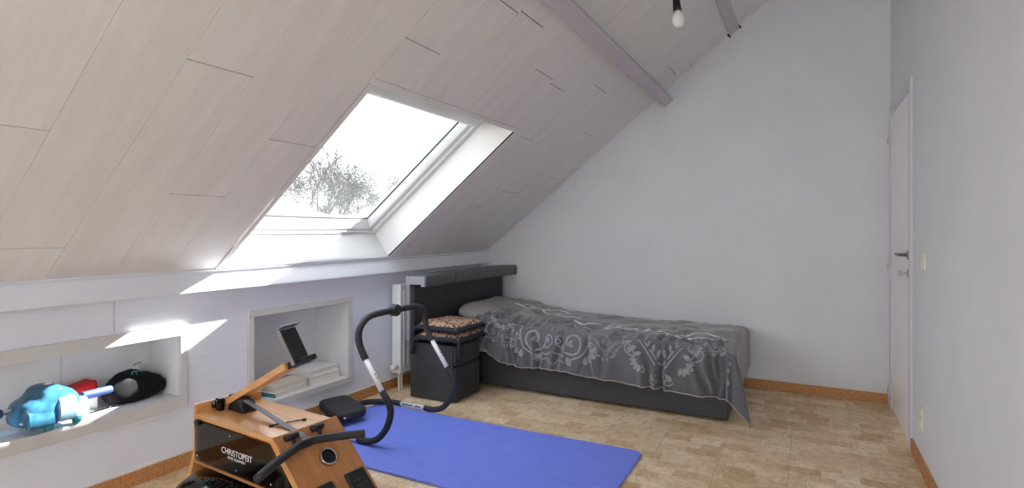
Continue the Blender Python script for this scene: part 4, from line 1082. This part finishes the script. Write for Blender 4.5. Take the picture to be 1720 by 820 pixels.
# ================================================================== OUTSIDE
gnd = struct(box('ground', 'ground_grass', -70, 30, -40, 70, -3.2, -3.0), 'grassy ground outside')
def tree(name, base, h, crown_r, seed, leaf, nleaf, label, bare=False):
    rnd = random.Random(seed); t = tag(empty(name, base), label, 'tree')
    m = MB(); tips = []
    def branch(p, d, ln, r, lv):
        q = p + d*ln*0.5 + Vector((rnd.uniform(-.1, .1), rnd.uniform(-.1, .1), 0))*ln; e_ = p + d*ln
        m.tube([p, q, e_], [r, r*0.8, r*0.55], 6 if lv < 2 else 4); tips.append(e_)
        if lv >= (5 if bare else 4): return
        for i in range(rnd.choice((2, 3, 3)) + (1 if lv == 0 else 0)):
            dd = (d + Vector((rnd.uniform(-1, 1), rnd.uniform(-1, 1), rnd.uniform(-0.25, 0.7)))*0.85).normalized()
            branch(e_, dd, ln*rnd.uniform(0.6, 0.8), r*(0.66 if bare else 0.55), lv+1)
    branch(Vector((0, 0, 0)), Vector((0, 0, 1)), h*0.42, h*0.025, 0)
    m.build('trunk_and_branches', 'bark', t, smooth=True)
    if nleaf:
        m = MB(); cs = [tp for tp in tips if tp.z > h*0.45]
        for i in range(nleaf):
            c = rnd.choice(cs) + Vector((rnd.gauss(0, 1), rnd.gauss(0, 1), rnd.gauss(0, 0.8)))*crown_r*0.13
            a = Vector((rnd.uniform(-1, 1), rnd.uniform(-1, 1), rnd.uniform(-1, 1))).normalized(); b_ = a.orthogonal().normalized(); sz = rnd.uniform(0.035, 0.08)
            vs = [m.b.verts.new(c+a*sz*x+b_*sz*y*0.6) for x, y in ((-1, 0), (0, -1), (1, 0), (0, 1))]; m.b.faces.new(vs)
        o = m.build('foliage', leaf, t); o['kind'] = 'stuff'
    return t
def out(u, dist):     # ground spot seen at picture column u (metres from the camera, along its axis)
    r_ = (u-860)/FPX; a = math.radians(28.1)
    return (2.845+dist*(r_*math.cos(a)-math.sin(a)), dist*(r_*math.sin(a)+math.cos(a)), -3.0)
tree('bare_tree', out(512, 26), 6.9, 2.0, 3, None, 0, 'bare branched tree outside the roof window on the left', True)
tree('leafy_tree', out(556, 36), 7.6, 2.2, 11, 'leaf_dark', 9000, 'dark leafy tree in the middle of the roof window view')
tree('leafy_tree', out(612, 42), 7.0, 1.9, 23, 'leaf_dark', 6500, 'smaller leafy tree at the right of the roof window view')
tree('leafy_tree', out(450, 46), 6.4, 1.9, 31, 'leaf_pale', 2500, 'pale leafy tree at the far left of the roof window view')
nb = tag(empty('garden_shed', out(525, 22)), 'low outbuilding with pale flat roof seen through the roof window', 'shed'); nb.rotation_euler = (0, 0, math.radians(28))
box('walls', 'roof_pale', -2.2, 2.2, -1.5, 1.5, 0, 4.35, parent=nb); 
m = MB(); m.prism([(-2.4, 4.35), (2.4, 4.35), (1.2, 4.72), (-1.2, 4.72)], 1, -1.7, 1.7); m.build('roof', 'roof_pale', nb)
# ================================================================== ADDED FILL LIGHT BEHIND THE VIEWER, UNSEEN
FILL_POWER = 36.0
def m_fill_opal():
    m = bpy.data.materials.new('fill_opal'); m.use_nodes = True; t = m.node_tree; t.nodes.clear()
    em = t.nodes.new('ShaderNodeEmission'); em.inputs[1].default_value = FILL_POWER
    nzz = t.nodes.new('ShaderNodeTexNoise'); nzz.inputs['Scale'].default_value = 9
    r = t.nodes.new('ShaderNodeValToRGB'); r.color_ramp.elements[0].color = (0.90, 0.945, 1.0, 1); r.color_ramp.elements[1].color = (0.96, 0.98, 1.0, 1)
    t.links.new(nzz.outputs['Fac'], r.inputs[0]); t.links.new(r.outputs[0], em.inputs[0])
    o = t.nodes.new('ShaderNodeOutputMaterial'); t.links.new(em.outputs[0], o.inputs[0]); MATS['fill_opal'] = m
m_fill_opal()
ln = tag(empty('fill_lamp', (2.95, -2.5, 0)), 'unseen globe lamp on a pole, added behind the viewer as fill light', 'lamp')  # invented source out of view, brightens the room
m = MB(); m.lathe([(0.03, 0.218)]+[(0.22*math.cos(a), 0.22*math.sin(a)) for a in [math.radians(80-10*i) for i in range(17)]]+[(0.03, -0.218)], 32, T(0, 0, 1.42)); m.build('fill_globe', 'fill_opal', ln, smooth=True)
m = MB(); m.tube([(0, 0, 0.02), (0, 0, 1.205)], 0.012, 12); m.build('pole', 'gloss_black', ln, smooth=True)
m = MB(); m.lathe([(0.14, 0), (0.14, 0.015), (0.05, 0.025), (0.015, 0.03)], 28); m.build('base', 'gloss_black', ln, smooth=True)
